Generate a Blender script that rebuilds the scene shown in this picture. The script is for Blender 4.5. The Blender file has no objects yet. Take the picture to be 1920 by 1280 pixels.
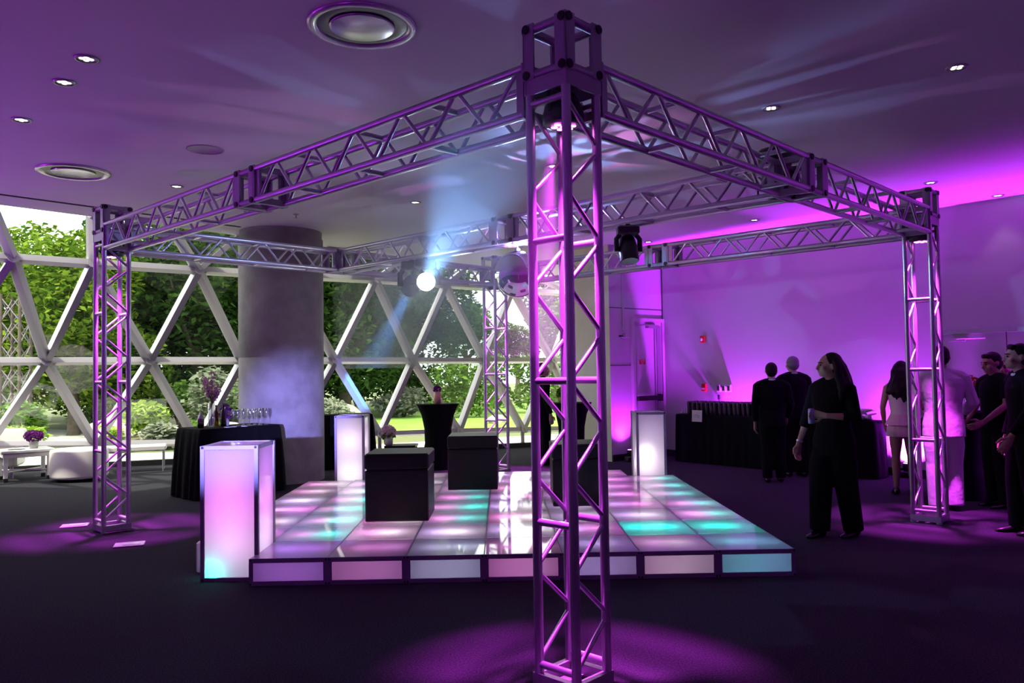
import bpy, math, random
from mathutils import Vector as V, Matrix
random.seed(7)
PI = math.pi
SC = bpy.context.scene
COL = SC.collection

# ---------------------------------------------------------------- camera, world, sun, exposure
cd = bpy.data.cameras.new('camera'); cam = bpy.data.objects.new('camera', cd); COL.objects.link(cam)
cd.sensor_width = 36; cd.lens = 28.183; cd.clip_start = .05; cd.clip_end = 400
cam.matrix_world = Matrix.Translation((0, 0, 1.6787)) @ Matrix.Rotation(PI/2+.0361, 4, 'X') @ Matrix.Rotation(-.0156, 4, 'Z')
SC.camera = cam
vs = SC.view_settings
SC.display_settings.display_device = 'sRGB'
vs.view_transform = 'Standard'; vs.look = 'None'; vs.exposure = 0.0; vs.gamma = 1.0; vs.use_curve_mapping = False
cy = SC.cycles
cy.use_denoising = True; cy.max_bounces = 7; cy.diffuse_bounces = 3; cy.glossy_bounces = 4
cy.transmission_bounces = 5; cy.transparent_max_bounces = 24; cy.volume_bounces = 0
cy.caustics_reflective = False; cy.caustics_refractive = False; cy.sample_clamp_indirect = 4.0; cy.use_light_tree = True

wd = bpy.data.worlds.new('overcast_sky'); SC.world = wd; wd.use_nodes = True
nt = wd.node_tree; bg = nt.nodes['Background']
tc = nt.nodes.new('ShaderNodeTexCoord'); sx = nt.nodes.new('ShaderNodeSeparateXYZ'); rp = nt.nodes.new('ShaderNodeValToRGB')
nt.links.new(tc.outputs['Generated'], sx.inputs[0]); nt.links.new(sx.outputs['Z'], rp.inputs[0]); nt.links.new(rp.outputs[0], bg.inputs[0])
rp.color_ramp.elements[0].position = 0; rp.color_ramp.elements[0].color = (.80, .93, .90, 1)
rp.color_ramp.elements[1].position = .35; rp.color_ramp.elements[1].color = (.98, .97, .93, 1)
bg.inputs[1].default_value = 3.8
sd = bpy.data.lights.new('sun', 'SUN'); sd.energy = 6.5; sd.angle = .03; sd.color = (1, .95, .8)
sun = bpy.data.objects.new('sun', sd); COL.objects.link(sun)
sun.rotation_euler = V((-.35, -.42, .84)).to_track_quat('Z', 'Y').to_euler()

# ---------------------------------------------------------------- helpers
def tag(o, label=None, cat=None, group=None, kind=None):
    if label: o['label'] = label
    if cat: o['category'] = cat
    if group: o['group'] = group
    if kind: o['kind'] = kind
    return o
def thing(name, label, cat, loc=(0, 0, 0), rz=0, group=None):
    o = bpy.data.objects.new(name, None); COL.objects.link(o); o.empty_display_size = .1
    o.location = loc; o.rotation_euler = (0, 0, rz)
    return tag(o, label, cat, group, 'thing')
def kids(o): return [c for c in bpy.data.objects if c.parent == o]
def dup(root, loc, rz=0, label=None, group=None):
    def cp(o, par):
        c = o.copy(); COL.objects.link(c); c.parent = par
        for k in kids(o): cp(k, c)
        return c
    r = cp(root, None); r.location = loc; r.rotation_euler = (0, 0, rz)
    if label: r['label'] = label
    if group: r['group'] = group
    return r
class MB:
    def __init__(s): s.v = []; s.f = []; s.s = []
    def add(s, vs_, fs, smooth=False):
        b = len(s.v); s.v += [tuple(p) for p in vs_]
        for f in fs: s.f.append([i+b for i in f]); s.s.append(smooth)
        return s
    def box(s, c, d, rot=None):
        x, y, z = d[0]/2, d[1]/2, d[2]/2
        ps = [V((a, b, e)) for a in (-x, x) for b in (-y, y) for e in (-z, z)]
        if rot is not None: ps = [rot @ p for p in ps]
        c = V(c)
        return s.add([c+p for p in ps], [(0, 1, 3, 2), (4, 6, 7, 5), (0, 4, 5, 1), (2, 3, 7, 6), (0, 2, 6, 4), (1, 5, 7, 3)])
    def rbox(s, c, d, b=.01):                     # box with chamfered edges
        x, y, z = d[0]/2, d[1]/2, d[2]/2; rings = []
        for zz, k in ((-z, b), (-z+b, 0), (z-b, 0), (z, b)):
            X, Y = x-k, y-k
            rings.append([(c[0]+p, c[1]+q, c[2]+zz) for p, q in ((-X+b, -Y), (X-b, -Y), (X, -Y+b), (X, Y-b), (X-b, Y), (-X+b, Y), (-X, Y-b), (-X, -Y+b))])
        return s.loft(rings, smooth=False)
    def tube(s, a, b, r, n=10, r2=None, caps=True, smooth=True):
        a, b = V(a), V(b); d = (b-a).normalized(); u = d.orthogonal().normalized(); w = d.cross(u)
        r2 = r if r2 is None else r2
        ra = [a+(u*math.cos(t)+w*math.sin(t))*r for t in (2*PI*i/n for i in range(n))]
        rb = [b+(u*math.cos(t)+w*math.sin(t))*r2 for t in (2*PI*i/n for i in range(n))]
        s.add(ra+rb, [(i, (i+1) % n, n+(i+1) % n, n+i) for i in range(n)], smooth)
        if caps: s.add(ra, [tuple(range(n))[::-1]]); s.add(rb, [tuple(range(n))])
        return s
    def loft(s, rings, smooth=True, caps=True, closed=True):
        n = len(rings[0]); vs_ = [p for r in rings for p in r]; fs = []
        for k in range(len(rings)-1):
            for i in range(n if closed else n-1):
                j = (i+1) % n; fs.append((k*n+i, k*n+j, (k+1)*n+j, (k+1)*n+i))
        s.add(vs_, fs, smooth)
        if caps: s.add(rings[0], [tuple(range(n))[::-1]]); s.add(rings[-1], [tuple(range(n))])
        return s
    def path(s, pts, rad, n=10, smooth=True):
        pts = [V(p) for p in pts]; rad = rad if isinstance(rad, (list, tuple)) else [rad]*len(pts); rings = []
        u = None
        for i, p in enumerate(pts):
            d = (pts[min(i+1, len(pts)-1)]-pts[max(i-1, 0)]).normalized()
            u = d.orthogonal().normalized() if u is None else (u-d*u.dot(d)).normalized()
            w = d.cross(u); rings.append([p+(u*math.cos(2*PI*k/n)+w*math.sin(2*PI*k/n))*rad[i] for k in range(n)])
        return s.loft(rings, smooth)
    def lathe(s, prof, n=24, c=(0, 0, 0), smooth=True, caps=True):
        return s.loft([[(c[0]+r*math.cos(2*PI*i/n), c[1]+r*math.sin(2*PI*i/n), c[2]+z) for i in range(n)] for r, z in prof], smooth, caps)
    def ell(s, c, r, n=14, m=8, rot=None):
        if not isinstance(r, (list, tuple)): r = (r, r, r)
        rings = []
        for k in range(m+1):
            t = PI*(k/m)-PI/2; t = max(min(t, PI/2-.05), -PI/2+.05); ring = []
            for i in range(n):
                p = V((r[0]*math.cos(t)*math.cos(2*PI*i/n), r[1]*math.cos(t)*math.sin(2*PI*i/n), r[2]*math.sin(t)))
                if rot is not None: p = rot @ p
                ring.append(V(c)+p)
            rings.append(ring)
        return s.loft(rings)
    def quad(s, a, b, c, d): return s.add([a, b, c, d], [(0, 1, 2, 3)])
    def xf(s, m): s.v = [tuple(m @ V(p)) for p in s.v]; return s
    def mesh(s, name):
        me = bpy.data.meshes.new(name); me.from_pydata(s.v, [], s.f); me.polygons.foreach_set('use_smooth', s.s); me.update(); return me
    def build(s, name, mat, parent=None, mats=None):
        me = s.mesh(name); me.materials.append(mat)
        o = bpy.data.objects.new(name, me); COL.objects.link(o)
        if parent: o.parent = parent
        return o
def struct(name, mb, mat): return tag(mb.build(name, mat), kind='structure')

def mat(name, col, rough=.5, metal=0., spec=.5, coat=0., emit=None, es=0., noise=None, bump=None, sheen=0., trans=0.):
    m = bpy.data.materials.new(name); m.use_nodes = True; t = m.node_tree; b = t.nodes['Principled BSDF']
    I = b.inputs; c4 = (*col, 1)
    I['Base Color'].default_value = c4; I['Roughness'].default_value = rough; I['Metallic'].default_value = metal
    I['Specular IOR Level'].default_value = spec; I['Coat Weight'].default_value = coat; I['Sheen Weight'].default_value = sheen
    I['Transmission Weight'].default_value = trans
    if emit: I['Emission Color'].default_value = (*emit, 1); I['Emission Strength'].default_value = es
    if noise or bump:
        co = t.nodes.new('ShaderNodeTexCoord')
    if noise:                                        # (scale, second colour, detail)
        nz = t.nodes.new('ShaderNodeTexNoise'); nz.inputs['Scale'].default_value = noise[0]; nz.inputs['Detail'].default_value = noise[2] if len(noise) > 2 else 4
        mx = t.nodes.new('ShaderNodeMix'); mx.data_type = 'RGBA'; mx.inputs['A'].default_value = c4; mx.inputs['B'].default_value = (*noise[1], 1)
        mp = t.nodes.new('ShaderNodeMapRange'); mp.inputs[1].default_value = .35; mp.inputs[2].default_value = .65
        t.links.new(co.outputs['Object'], nz.inputs['Vector']); t.links.new(nz.outputs[0], mp.inputs[0]); t.links.new(mp.outputs[0], mx.inputs['Factor'])
        t.links.new(mx.outputs['Result'], I['Base Color'])
    if bump:                                         # (scale, strength, distance)
        nb = t.nodes.new('ShaderNodeTexNoise'); nb.inputs['Scale'].default_value = bump[0]
        bp = t.nodes.new('ShaderNodeBump'); bp.inputs['Strength'].default_value = bump[1]; bp.inputs['Distance'].default_value = bump[2]
        t.links.new(co.outputs['Object'], nb.inputs['Vector']); t.links.new(nb.outputs[0], bp.inputs['Height']); t.links.new(bp.outputs[0], I['Normal'])
    return m
def nodes_mat(name):
    m = bpy.data.materials.new(name); m.use_nodes = True; t = m.node_tree; t.nodes.clear()
    out = t.nodes.new('ShaderNodeOutputMaterial'); return m, t, out
def fres(t, lo=.04):
    lw = t.nodes.new('ShaderNodeLayerWeight'); lw.inputs[0].default_value = .5
    p = t.nodes.new('ShaderNodeMath'); p.operation = 'POWER'; p.inputs[1].default_value = 4.6
    q = t.nodes.new('ShaderNodeMapRange'); q.inputs[3].default_value = lo; q.inputs[4].default_value = 1
    t.links.new(lw.outputs['Facing'], p.inputs[0]); t.links.new(p.outputs[0], q.inputs[0]); return q
def pane_mat(name, tint, refl=1.0, rough=0.0, lo=.06):       # thin clear pane: see-through plus a fresnel mirror image
    m, t, out = nodes_mat(name)
    tr = t.nodes.new('ShaderNodeBsdfTransparent'); tr.inputs[0].default_value = (*tint, 1)
    gl = t.nodes.new('ShaderNodeBsdfGlossy'); gl.inputs['Roughness'].default_value = rough; gl.inputs[0].default_value = (refl, refl, refl, 1)
    fr = fres(t, lo); mx = t.nodes.new('ShaderNodeMixShader')
    t.links.new(fr.outputs[0], mx.inputs[0]); t.links.new(tr.outputs[0], mx.inputs[1]); t.links.new(gl.outputs[0], mx.inputs[2]); t.links.new(mx.outputs[0], out.inputs[0])
    return m
def acrylic_mat(name, trans_col, diff_col, tfac=.6, gloss=.03, ior=1.5):     # milky light-box acrylic: passes light from inside, polished outside
    m, t, out = nodes_mat(name)
    a = t.nodes.new('ShaderNodeBsdfTranslucent'); a.inputs[0].default_value = (*trans_col, 1)
    d = t.nodes.new('ShaderNodeBsdfDiffuse'); d.inputs[0].default_value = (*diff_col, 1)
    g = t.nodes.new('ShaderNodeBsdfGlossy'); g.inputs['Roughness'].default_value = gloss
    fr = fres(t, .045)
    m1 = t.nodes.new('ShaderNodeMixShader'); m1.inputs[0].default_value = tfac; m2 = t.nodes.new('ShaderNodeMixShader')
    t.links.new(d.outputs[0], m1.inputs[1]); t.links.new(a.outputs[0], m1.inputs[2])
    t.links.new(fr.outputs[0], m2.inputs[0]); t.links.new(m1.outputs[0], m2.inputs[1]); t.links.new(g.outputs[0], m2.inputs[2]); t.links.new(m2.outputs[0], out.inputs[0])
    return m
def leaf_mat(name, c1, c2, tl=.35):
    m, t, out = nodes_mat(name)
    ge = t.nodes.new('ShaderNodeNewGeometry'); mx = t.nodes.new('ShaderNodeMix'); mx.data_type = 'RGBA'
    mx.inputs['A'].default_value = (*c1, 1); mx.inputs['B'].default_value = (*c2, 1); t.links.new(ge.outputs['Random Per Island'], mx.inputs['Factor'])
    d = t.nodes.new('ShaderNodeBsdfDiffuse'); a = t.nodes.new('ShaderNodeBsdfTranslucent'); ms = t.nodes.new('ShaderNodeMixShader'); ms.inputs[0].default_value = tl
    for n in (d, a): t.links.new(mx.outputs['Result'], n.inputs[0])
    t.links.new(d.outputs[0], ms.inputs[1]); t.links.new(a.outputs[0], ms.inputs[2]); t.links.new(ms.outputs[0], out.inputs[0])
    return m
def lamp(kind, name, loc, energy, color, parent=None, target=None, size=50, blend=.3, radius=.03):
    d = bpy.data.lights.new(name, kind); d.energy = energy; d.color = color; d.shadow_soft_size = radius
    o = bpy.data.objects.new(name, d); COL.objects.link(o); o.location = loc
    if kind == 'SPOT': d.spot_size = math.radians(size); d.spot_blend = blend
    if target is not None: o.rotation_euler = (V(loc)-V(target)).to_track_quat('Z', 'Y').to_euler()
    if parent: o.parent = parent
    return o
ORD = ['first', 'second', 'third', 'fourth', 'fifth', 'sixth', 'seventh', 'eighth', 'ninth', 'tenth']

# ---------------------------------------------------------------- materials
ALU = mat('brushed_aluminium', (.62, .62, .65), .32, .85, bump=(60, .05, .01))
ALU_D = mat('dull_aluminium_plate', (.42, .41, .44), .45, .6)
BLK = mat('black_plastic', (.012, .012, .013), .4)
BLKM = mat('matt_black_metal', (.016, .016, .018), .5, .3)
CARPET = mat('charcoal_carpet', (.058, .056, .066), .95, spec=.04, noise=(90, (.022, .021, .026), 6), bump=(420, .6, .01))
CEIL = mat('white_ceiling_paint', (.66, .65, .66), .8, noise=(.8, (.62, .61, .62)))
WALL = mat('white_wall_paint', (.56, .55, .56), .7, noise=(2, (.54, .53, .54)))
CREAM = mat('cream_wall_paint', (.70, .66, .52), .7, noise=(2, (.66, .62, .49)))
CONC = mat('grey_board_marked_concrete', (.30, .285, .27), .8, noise=(3.5, (.22, .205, .195), 8), bump=(14, .35, .02))
FRAME = mat('satin_white_frame_paint', (.50, .48, .50), .35, .1)
GLAZ = pane_mat('clear_glazing', (.93, .97, .95), 1.0)
CLEAR = pane_mat('clear_drinking_glass', (.90, .92, .94), 1.0, .08, .22)
ACRY = acrylic_mat('milky_floor_acrylic', (.95, .93, .96), (.62, .60, .64), .6, .035, 1.5)
ACRY2 = acrylic_mat('milky_box_acrylic', (.95, .93, .96), (.5, .49, .52), .7, .05, 1.45)
INNER = mat('white_reflector_sheet', (.85, .85, .86), .8)
LBF = mat('light_box_aluminium_edge', (.30, .26, .34), .4, .25)
CLOTH = mat('black_table_linen', (.004, .004, .005), .9, spec=.08, bump=(300, .3, .004))
SPAN = mat('black_stretch_cover', (.003, .003, .004), .8, spec=.1)
CUBE = mat('black_leatherette', (.004, .004, .005), .42, spec=.18, bump=(220, .15, .004))
WHITE = mat('white_leatherette', (.74, .70, .66), .4, bump=(160, .1, .004))
WHITEP = mat('white_lacquer', (.75, .73, .70), .3)
RED = mat('red_plastic', (.45, .01, .015), .4)
SUIT = mat('black_suit_wool', (.004, .004, .005), .9, spec=.1, bump=(500, .2, .003))
SUITW = mat('white_suit_cotton', (.72, .70, .72), .75, bump=(18, .35, .02))
SHIRT = mat('white_shirt_collar', (.75, .75, .76), .7)
SKIN = mat('skin', (.46, .27, .19), .5, noise=(30, (.42, .24, .17)))
SKIND = mat('tanned_skin', (.34, .19, .13), .5, noise=(30, (.30, .17, .115)))
HAIR = mat('dark_brown_hair', (.008, .005, .005), .65, spec=.2, bump=(90, .5, .01))
HAIRG = mat('grey_cropped_hair', (.16, .15, .15), .6, bump=(120, .4, .006))
SHOE = mat('black_shoe_leather', (.008, .008, .009), .25)
PINKD = mat('pale_blush_fabric', (.55, .40, .42), .7, bump=(60, .3, .01))
CREAMD = mat('cream_bodice_fabric', (.62, .57, .56), .7)
PURP = leaf_mat('purple_petals', (.10, .012, .13), (.22, .05, .24), .2)
PINKP = leaf_mat('pale_pink_petals', (.7, .45, .6), (.55, .25, .5), .3)
REDP = leaf_mat('red_petals', (.35, .05, .02), (.4, .1, .03), .2)
GRN = leaf_mat('fresh_leaf', (.10, .20, .02), (.20, .32, .05), .35)
TERR = mat('terracotta_pot', (.55, .27, .16), .7)
ORAN = mat('peach_vase_glaze', (.75, .42, .30), .4)
GREYP = mat('grey_stone_pot', (.38, .39, .36), .7)
BOTT = pane_mat('dark_green_bottle', (.05, .07, .05), 1.0)
AMBER = pane_mat('amber_bottle', (.45, .2, .05), 1.0)
DGLASS = mat('dark_wine_glass', (.02, .012, .022), .12, spec=.6)
def emis(name, col, s): return mat(name, (0, 0, 0), .5, emit=col, es=s)
E_WARM = emis('downlight_bulb', (1, .9, .82), 6)
E_PINK = emis('magenta_led', (1, .12, .85), 14)
E_BLUE = emis('cold_beam_lens', (.75, .9, 1), 60)
E_PURP = emis('violet_led', (.7, .15, 1), 10)
MAG = (.82, .05, 1.0); VIO = (.52, .022, 1.0); BLU = (.20, .48, 1.0)

# ---------------------------------------------------------------- room shell
ZC = 3.95
T = [(-7.24,9.77,ZC),(-6.76,10.34,ZC),(-5.93,11.30,ZC),(-5.18,12.17,ZC),(-4.42,13.05,ZC),(-3.25,14.41,ZC),(-2.08,15.77,ZC),(-0.89,17.15,ZC),(0.34,18.58,ZC),(1.63,20.08,ZC)]
U = [(-7.70,10.40,3.36),(-6.95,11.14,3.35),(-6.22,11.87,3.36),(-5.08,12.97,3.38),(-3.95,14.07,3.41),(-2.62,15.39,3.46),(-1.37,16.66,3.48),(0.02,18.09,3.50),(1.60,19.74,3.53)]
M_ = [(-9.36,11.53,1.95),(-8.55,12.06,1.95),(-7.45,12.81,1.94),(-6.18,13.66,1.94),(-4.90,14.52,1.93),(-3.43,15.51,1.92),(-2.05,16.42,1.91),(-0.61,17.38,1.90),(0.91,18.37,1.89),(1.75,18.93,1.88)]
D_ = [(-10.39,13.13,0.62),(-9.01,13.82,0.55),(-7.55,14.52,0.47),(-5.98,15.21,0.41),(-4.39,15.86,0.41),(-2.75,16.52,0.41),(-1.17,17.15,0.40),(0.20,17.70,0.37),(1.54,18.22,0.34)]
G_ = [(-10.94,13.85,0),(-9.38,14.38,0),(-7.77,14.93,0),(-6.09,15.51,0),(-4.45,16.07,0),(-2.77,16.64,0),(-1.17,17.19,0),(0.20,17.66,0),(1.52,18.11,0)]
WR = V((2.913, 15.54, 0)); WD = V((.649, -.761, 0)); BD = V((-.761, -.649, 0))     # inside corner, right wall direction, back wall direction
WN = V((-.761, -.649, 0))                                                          # right wall normal, into the room
def wr(s, z, off=0): return WR+WD*s+WN*off+V((0, 0, z))
def bk(s, z, off=0): return WR+BD*s+V((-.649*-1*0+.649*-1, .761*-1, 0)).normalized()*0+V((.649*1, -.761*1, 0))*off+V((0, 0, z))

fl = [(20, -4.5, 0), wr(26, 0), WR, bk(1.494, 0), (1.14, 15.3, 0), (1.36, 18.06, 0)]+G_[::-1]+[(-11.4, 13.6, 0), (-11.4, -4.5, 0)]
b = MB(); b.add(fl, [tuple(range(len(fl)))[::-1]]); b.add([(p[0], p[1], -.06) for p in fl], [tuple(range(len(fl)))])
struct('floor', b, CARPET)
ce = [(20, -4.5, ZC), wr(26, ZC), WR+V((0, 0, ZC)), bk(1.494, ZC), (1.14, 15.3, ZC), (1.63, 20.08, ZC)]+T[::-1]+[(-11.4, 4.8, ZC), (-11.4, -4.5, ZC)]
b = MB(); b.add(ce, [tuple(range(len(ce)))]); b.add([(p[0], p[1], p[2]+.3) for p in ce], [tuple(range(len(ce)))[::-1]])
struct('ceiling', b, CEIL)
def wallq(name, p, q, th, m, z0=0, z1=ZC):
    p, q = V(p), V(q); d = (q-p); n = V((-d.y, d.x, 0)).normalized()*th
    P = [V((a.x, a.y, z)) for z in (z0, z1) for a in (p, q, q+n, p+n)]
    return struct(name, MB().add(P, [(0, 1, 2, 3), (7, 6, 5, 4), (0, 4, 5, 1), (1, 5, 6, 2), (2, 6, 7, 3), (3, 7, 4, 0)]), m)
wallq('wall_right', wr(26, 0), WR, -.2, WALL)
wallq('wall_back', WR, bk(1.494, 0), -.2, WALL)
wallq('wall_pier', bk(1.494, 0), (1.14, 15.3, 0), -.25, CREAM)
wallq('wall_return', (1.14, 15.3, 0), (1.37, 18.4, 0), -.12, CREAM)
wallq('wall_front', (-11.4, -4.5, 0), (20, -4.5, 0), -.2, WALL)
b = MB(); b.add([(-11.4, -4.5, 0), (-11.4, 13.6, 0), (-10.94, 13.85, 0), (-10.39, 13.13, .62), (-9.36, 11.53, 1.95), (-7.70, 10.40, 3.36), (-7.24, 9.77, ZC), (-11.4, 4.8, ZC), (-11.4, -4.5, ZC)],
                [(0, 1, 7, 8), (1, 2, 3, 4, 7), (4, 5, 6, 7)])
struct('wall_left', b, WALL)
# dark skirting along the right and back walls, wall panel seams
b = MB()
for p, q in ((wr(26, .06, .012), wr(0, .06, .012)), (bk(0, .06, .012), bk(1.49, .06, .012))):
    c = (p+q)/2; d = q-p; b.box(c, (d.length, .024, .12), Matrix.Rotation(math.atan2(d.y, d.x), 3, 'Z'))
struct('baseboard_right', b, BLK)
b = MB(); a0 = math.atan2(BD.y, BD.x)
for z in (2.80, 1.74):
    for s0, s1 in (((.0, 1.49),) if z > 2 else ((.93, 1.49),)):
        b.box(bk((s0+s1)/2, z, .003), (s1-s0, .006, .016), Matrix.Rotation(a0, 3, 'Z'))
b.box(wr(.02, 1.975, .003), (.02, .006, 3.9), Matrix.Rotation(math.atan2(WD.y, WD.x), 3, 'Z'))
struct('trim_1', b, mat('panel_joint_shadow_gap', (.10, .09, .10), .9))
# dark slot in the ceiling before the glazing soffit
b = MB(); P0, P1 = V((-8.2, 7.65, ZC-.004)), V((-4.15, 12.25, ZC-.004)); d = P1-P0
b.box((P0+P1)/2, (d.length, .05, .008), Matrix.Rotation(math.atan2(d.y, d.x), 3, 'Z'))
struct('trim_2', b, mat('ceiling_slot', (.02, .02, .02), .9))

# glazed free-form lattice wall
win = bpy.data.objects.new('window_1', None); COL.objects.link(win); tag(win, kind='structure')
b = MB(); hubs = MB()
def bar(p, q, w=.098, dpt=.15):
    p, q = V(p), V(q); d = (q-p); n = V((.75, -.66, .3)); n = (n-d*(n.dot(d)/d.length_squared)).normalized(); s = d.normalized().cross(n)
    R = Matrix((d.normalized(), s, n)).transposed(); b.box((p+q)/2, (d.length, w, dpt), R)
def node(p):
    n = V((.62, -.75, .2)).normalized(); hubs.tube(V(p)+n*.075, V(p)+n*.098, .085, 14); hubs.tube(V(p)+n*.098, V(p)+n*.112, .03, 8)
for R_ in (U, M_, D_):
    for i in range(len(R_)-1): bar(R_[i], R_[i+1], .088)
for i in range(9):
    if i < len(U):
        bar(U[i], M_[i]) if i < len(M_) else None
        bar(U[i], M_[i+1])
        bar(D_[i], M_[i]); bar(D_[i], M_[i+1])
UT = [(0, 0), (1, 1), (2, 2), (3, 3), (3, 4), (4, 4), (4, 5), (5, 5), (5, 6), (6, 6), (6, 7), (7, 7), (7, 8), (8, 8)]
for i, j in UT: bar(U[i], T[j], .085)
for i in range(len(D_)): b.tube(D_[i], (G_[i][0], G_[i][1], .0), .045, 10)
for p in U+M_[1:9]+D_: node(p)
b.build('window_frame', FRAME, win); hubs.build('hub_plate', FRAME, win)
b = MB()
n = 9
for i in range(n-1):
    b.add([D_[i], D_[i+1], M_[i+1]], [(0, 1, 2)]); b.add([U[i], U[i+1], M_[i+1]], [(0, 1, 2)])
    b.quad(D_[i], D_[i+1], G_[i+1], G_[i])
for i in range(n): b.add([M_[i], M_[i+1], D_[i]], [(0, 1, 2)]); b.add([M_[i], M_[i+1], U[i]], [(0, 1, 2)]); b.add([T[i], T[i+1], U[i]], [(0, 1, 2)])
for i in range(n-1): b.add([U[i], U[i+1], T[i+1]], [(0, 1, 2)])
b.build('glass', GLAZ, win)
b = MB()
for i in range(len(G_)-1):
    p, q = V(G_[i]), V(G_[i+1]); d = q-p; nn = V((d.y, -d.x, 0)).normalized()
    b.box((p+q)/2+nn*.05+V((0, 0, .05)), (d.length+.03, .14, .10), Matrix.Rotation(math.atan2(d.y, d.x), 3, 'Z'))
struct('baseboard_window', b, BLK)

# concrete column
b = MB(); b.lathe([(.657, 0), (.657, 1.93), (.652, 1.935), (.652, 1.945), (.657, 1.95), (.657, 3.83), (.640, 3.835), (.640, ZC)], 64)
o = struct('concrete_column', b, CONC); o.location = (-3.69, 12.83, 0)

# exit door in the back wall
RB = Matrix.Rotation(math.atan2(-BD.y, -BD.x), 3, 'Z'); rzb = math.atan2(-BD.y, -BD.x)
def inwall(name, s, base_wall='back'):
    o = bpy.data.objects.new(name, None); COL.objects.link(o)
    if base_wall == 'back': o.location = bk(s, 0); o.rotation_euler = (0, 0, rzb)
    else: o.location = wr(s, 0); o.rotation_euler = (0, 0, math.atan2(WD.y, WD.x))
    return o                                           # local +x along the wall to the right, local -y into the room
dr = tag(inwall('door_1', .46), kind='structure')
b = MB()
b.box((-.43, -.02, 1.28), (.07, .08, 2.56)); b.box((.43, -.02, 1.28), (.07, .08, 2.56)); b.box((0, -.02, 2.59), (.93, .08, .07)); b.build('door_frame', WALL, dr)
b = MB().box((0, -.005, 1.28), (.79, .05, 2.55)); leaf = b.build('door_leaf', WALL, dr)
b = MB().box((.18, -.045, 1.28), (.02, .02, 2.5)); b.box((.3, -.04, 1.28), (.12, .01, 2.4)); b.build('edge_strip', ALU_D, leaf)
b = MB().rbox((-.05, -.075, 1.12), (.66, .05, .09), .01); b.box((.28, -.06, 1.12), (.08, .09, .13)); b.build('panic_bar', BLKM, leaf)
b = MB().box((.05, -.07, 2.47), (.24, .08, .06)); b.tube((.1, -.1, 2.5), (-.28, -.1, 2.49), .012); b.tube((-.28, -.1, 2.49), (-.33, -.05, 2.53), .012); b.build('door_closer', ALU_D, leaf)
b = MB().box((-.18, -.034, 1.80), (.17, .008, .085)); st = b.build('red_notice', RED, leaf)
b = MB()
for k in range(3): b.box((-.18, -.039, 1.825-.025*k), (.12-.03*k, .002, .008))
b.build('notice_lettering', WHITEP, st)
# double door in the right wall
dd = tag(inwall('door_2', 5.98, 'r'), kind='structure')
b = MB().box((0, -.03, 2.13), (1.95, .1, .06)); b.box((-.93, -.02, 1.05), (.07, .08, 2.1)); b.box((.93, -.02, 1.05), (.07, .08, 2.1)); b.build('door_frame', ALU_D, dd)
for s in (-1, 1):
    lf = MB().box((s*.45, -.01, 1.05), (.885, .045, 2.1)).build('door_leaf', WALL, dd)
    MB().box((s*.12, -.05, 1.62), (.06, .03, .12)).build('lock_plate', BLKM, lf)
    b = MB().box((s*.62, -.06, 2.02), (.22, .05, .05)); b.tube((s*.62, -.08, 2.03), (s*.25, -.08, 2.03), .01); b.build('door_closer', WALL, lf)
b = MB().tube((-.62, -.07, .9), (-.62, -.07, 1.5), .015); b.build('pull_handle', ALU, dd)

# wall fittings
def fitting(name, label, cat, s, z, wall, parts):
    o = inwall(name, s, wall); o.location.z = z; tag(o, label, cat)
    for nm, mb, m in parts: mb.build(nm, m, o)
    return o
fitting('fire_alarm', 'small red fire alarm with white strobe high on the purple wall beside the corner', 'fire alarm', .97, 2.20, 'r',
        [('housing', MB().rbox((0, -.03, 0), (.1, .05, .13), .008), RED), ('strobe', MB().ell((-.01, -.06, -.005), (.025, .015, .03)), WHITEP)])
fitting('fire_pull_station', 'red pull station on the purple wall left of the outlet boxes', 'fire alarm', .97, 1.31, 'r',
        [('housing', MB().rbox((0, -.025, 0), (.1, .05, .14), .008), RED), ('handle', MB().box((0, -.055, -.02), (.06, .015, .03)), WHITEP)])
for k, (s, lb) in enumerate(((1.30, 'leftmost of three white outlet boxes in a row on the purple wall'), (1.41, 'middle one of three white outlet boxes in a row on the purple wall'), (1.52, 'rightmost of three white outlet boxes on the purple wall'))):
    fitting('outlet_box', lb, 'outlet box', s, 1.30, 'r', [('box', MB().rbox((0, -.03, 0), (.075, .06, .13), .006), WALL), ('socket', MB().box((0, -.062, .0), (.035, .006, .08)), BLK)])['group'] = 'outlet boxes on the purple wall'
fitting('power_cord_plug', 'black plug hanging under the outlet boxes on the purple wall', 'plug', 1.29, 1.14, 'r',
        [('plug', MB().rbox((0, -.03, 0), (.03, .04, .09), .006), BLK), ('cord', MB().path([(0, -.03, -.04), (.02, -.03, -.12), (.0, -.03, -.25)], .006, 6), BLK)])
fitting('wall_sensor', 'white wall sensor lamp under a conduit left of the exit door', 'sensor', 1.13, 2.29, 'back',
        [('head', MB().rbox((0, -.06, 0), (.1, .1, .09), .01), WALL), ('conduit', MB().box((0, -.01, .85), (.05, .02, 1.55)), WALL), ('bracket', MB().box((-.09, -.03, -.01), (.08, .03, .03)), BLKM)])

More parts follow.
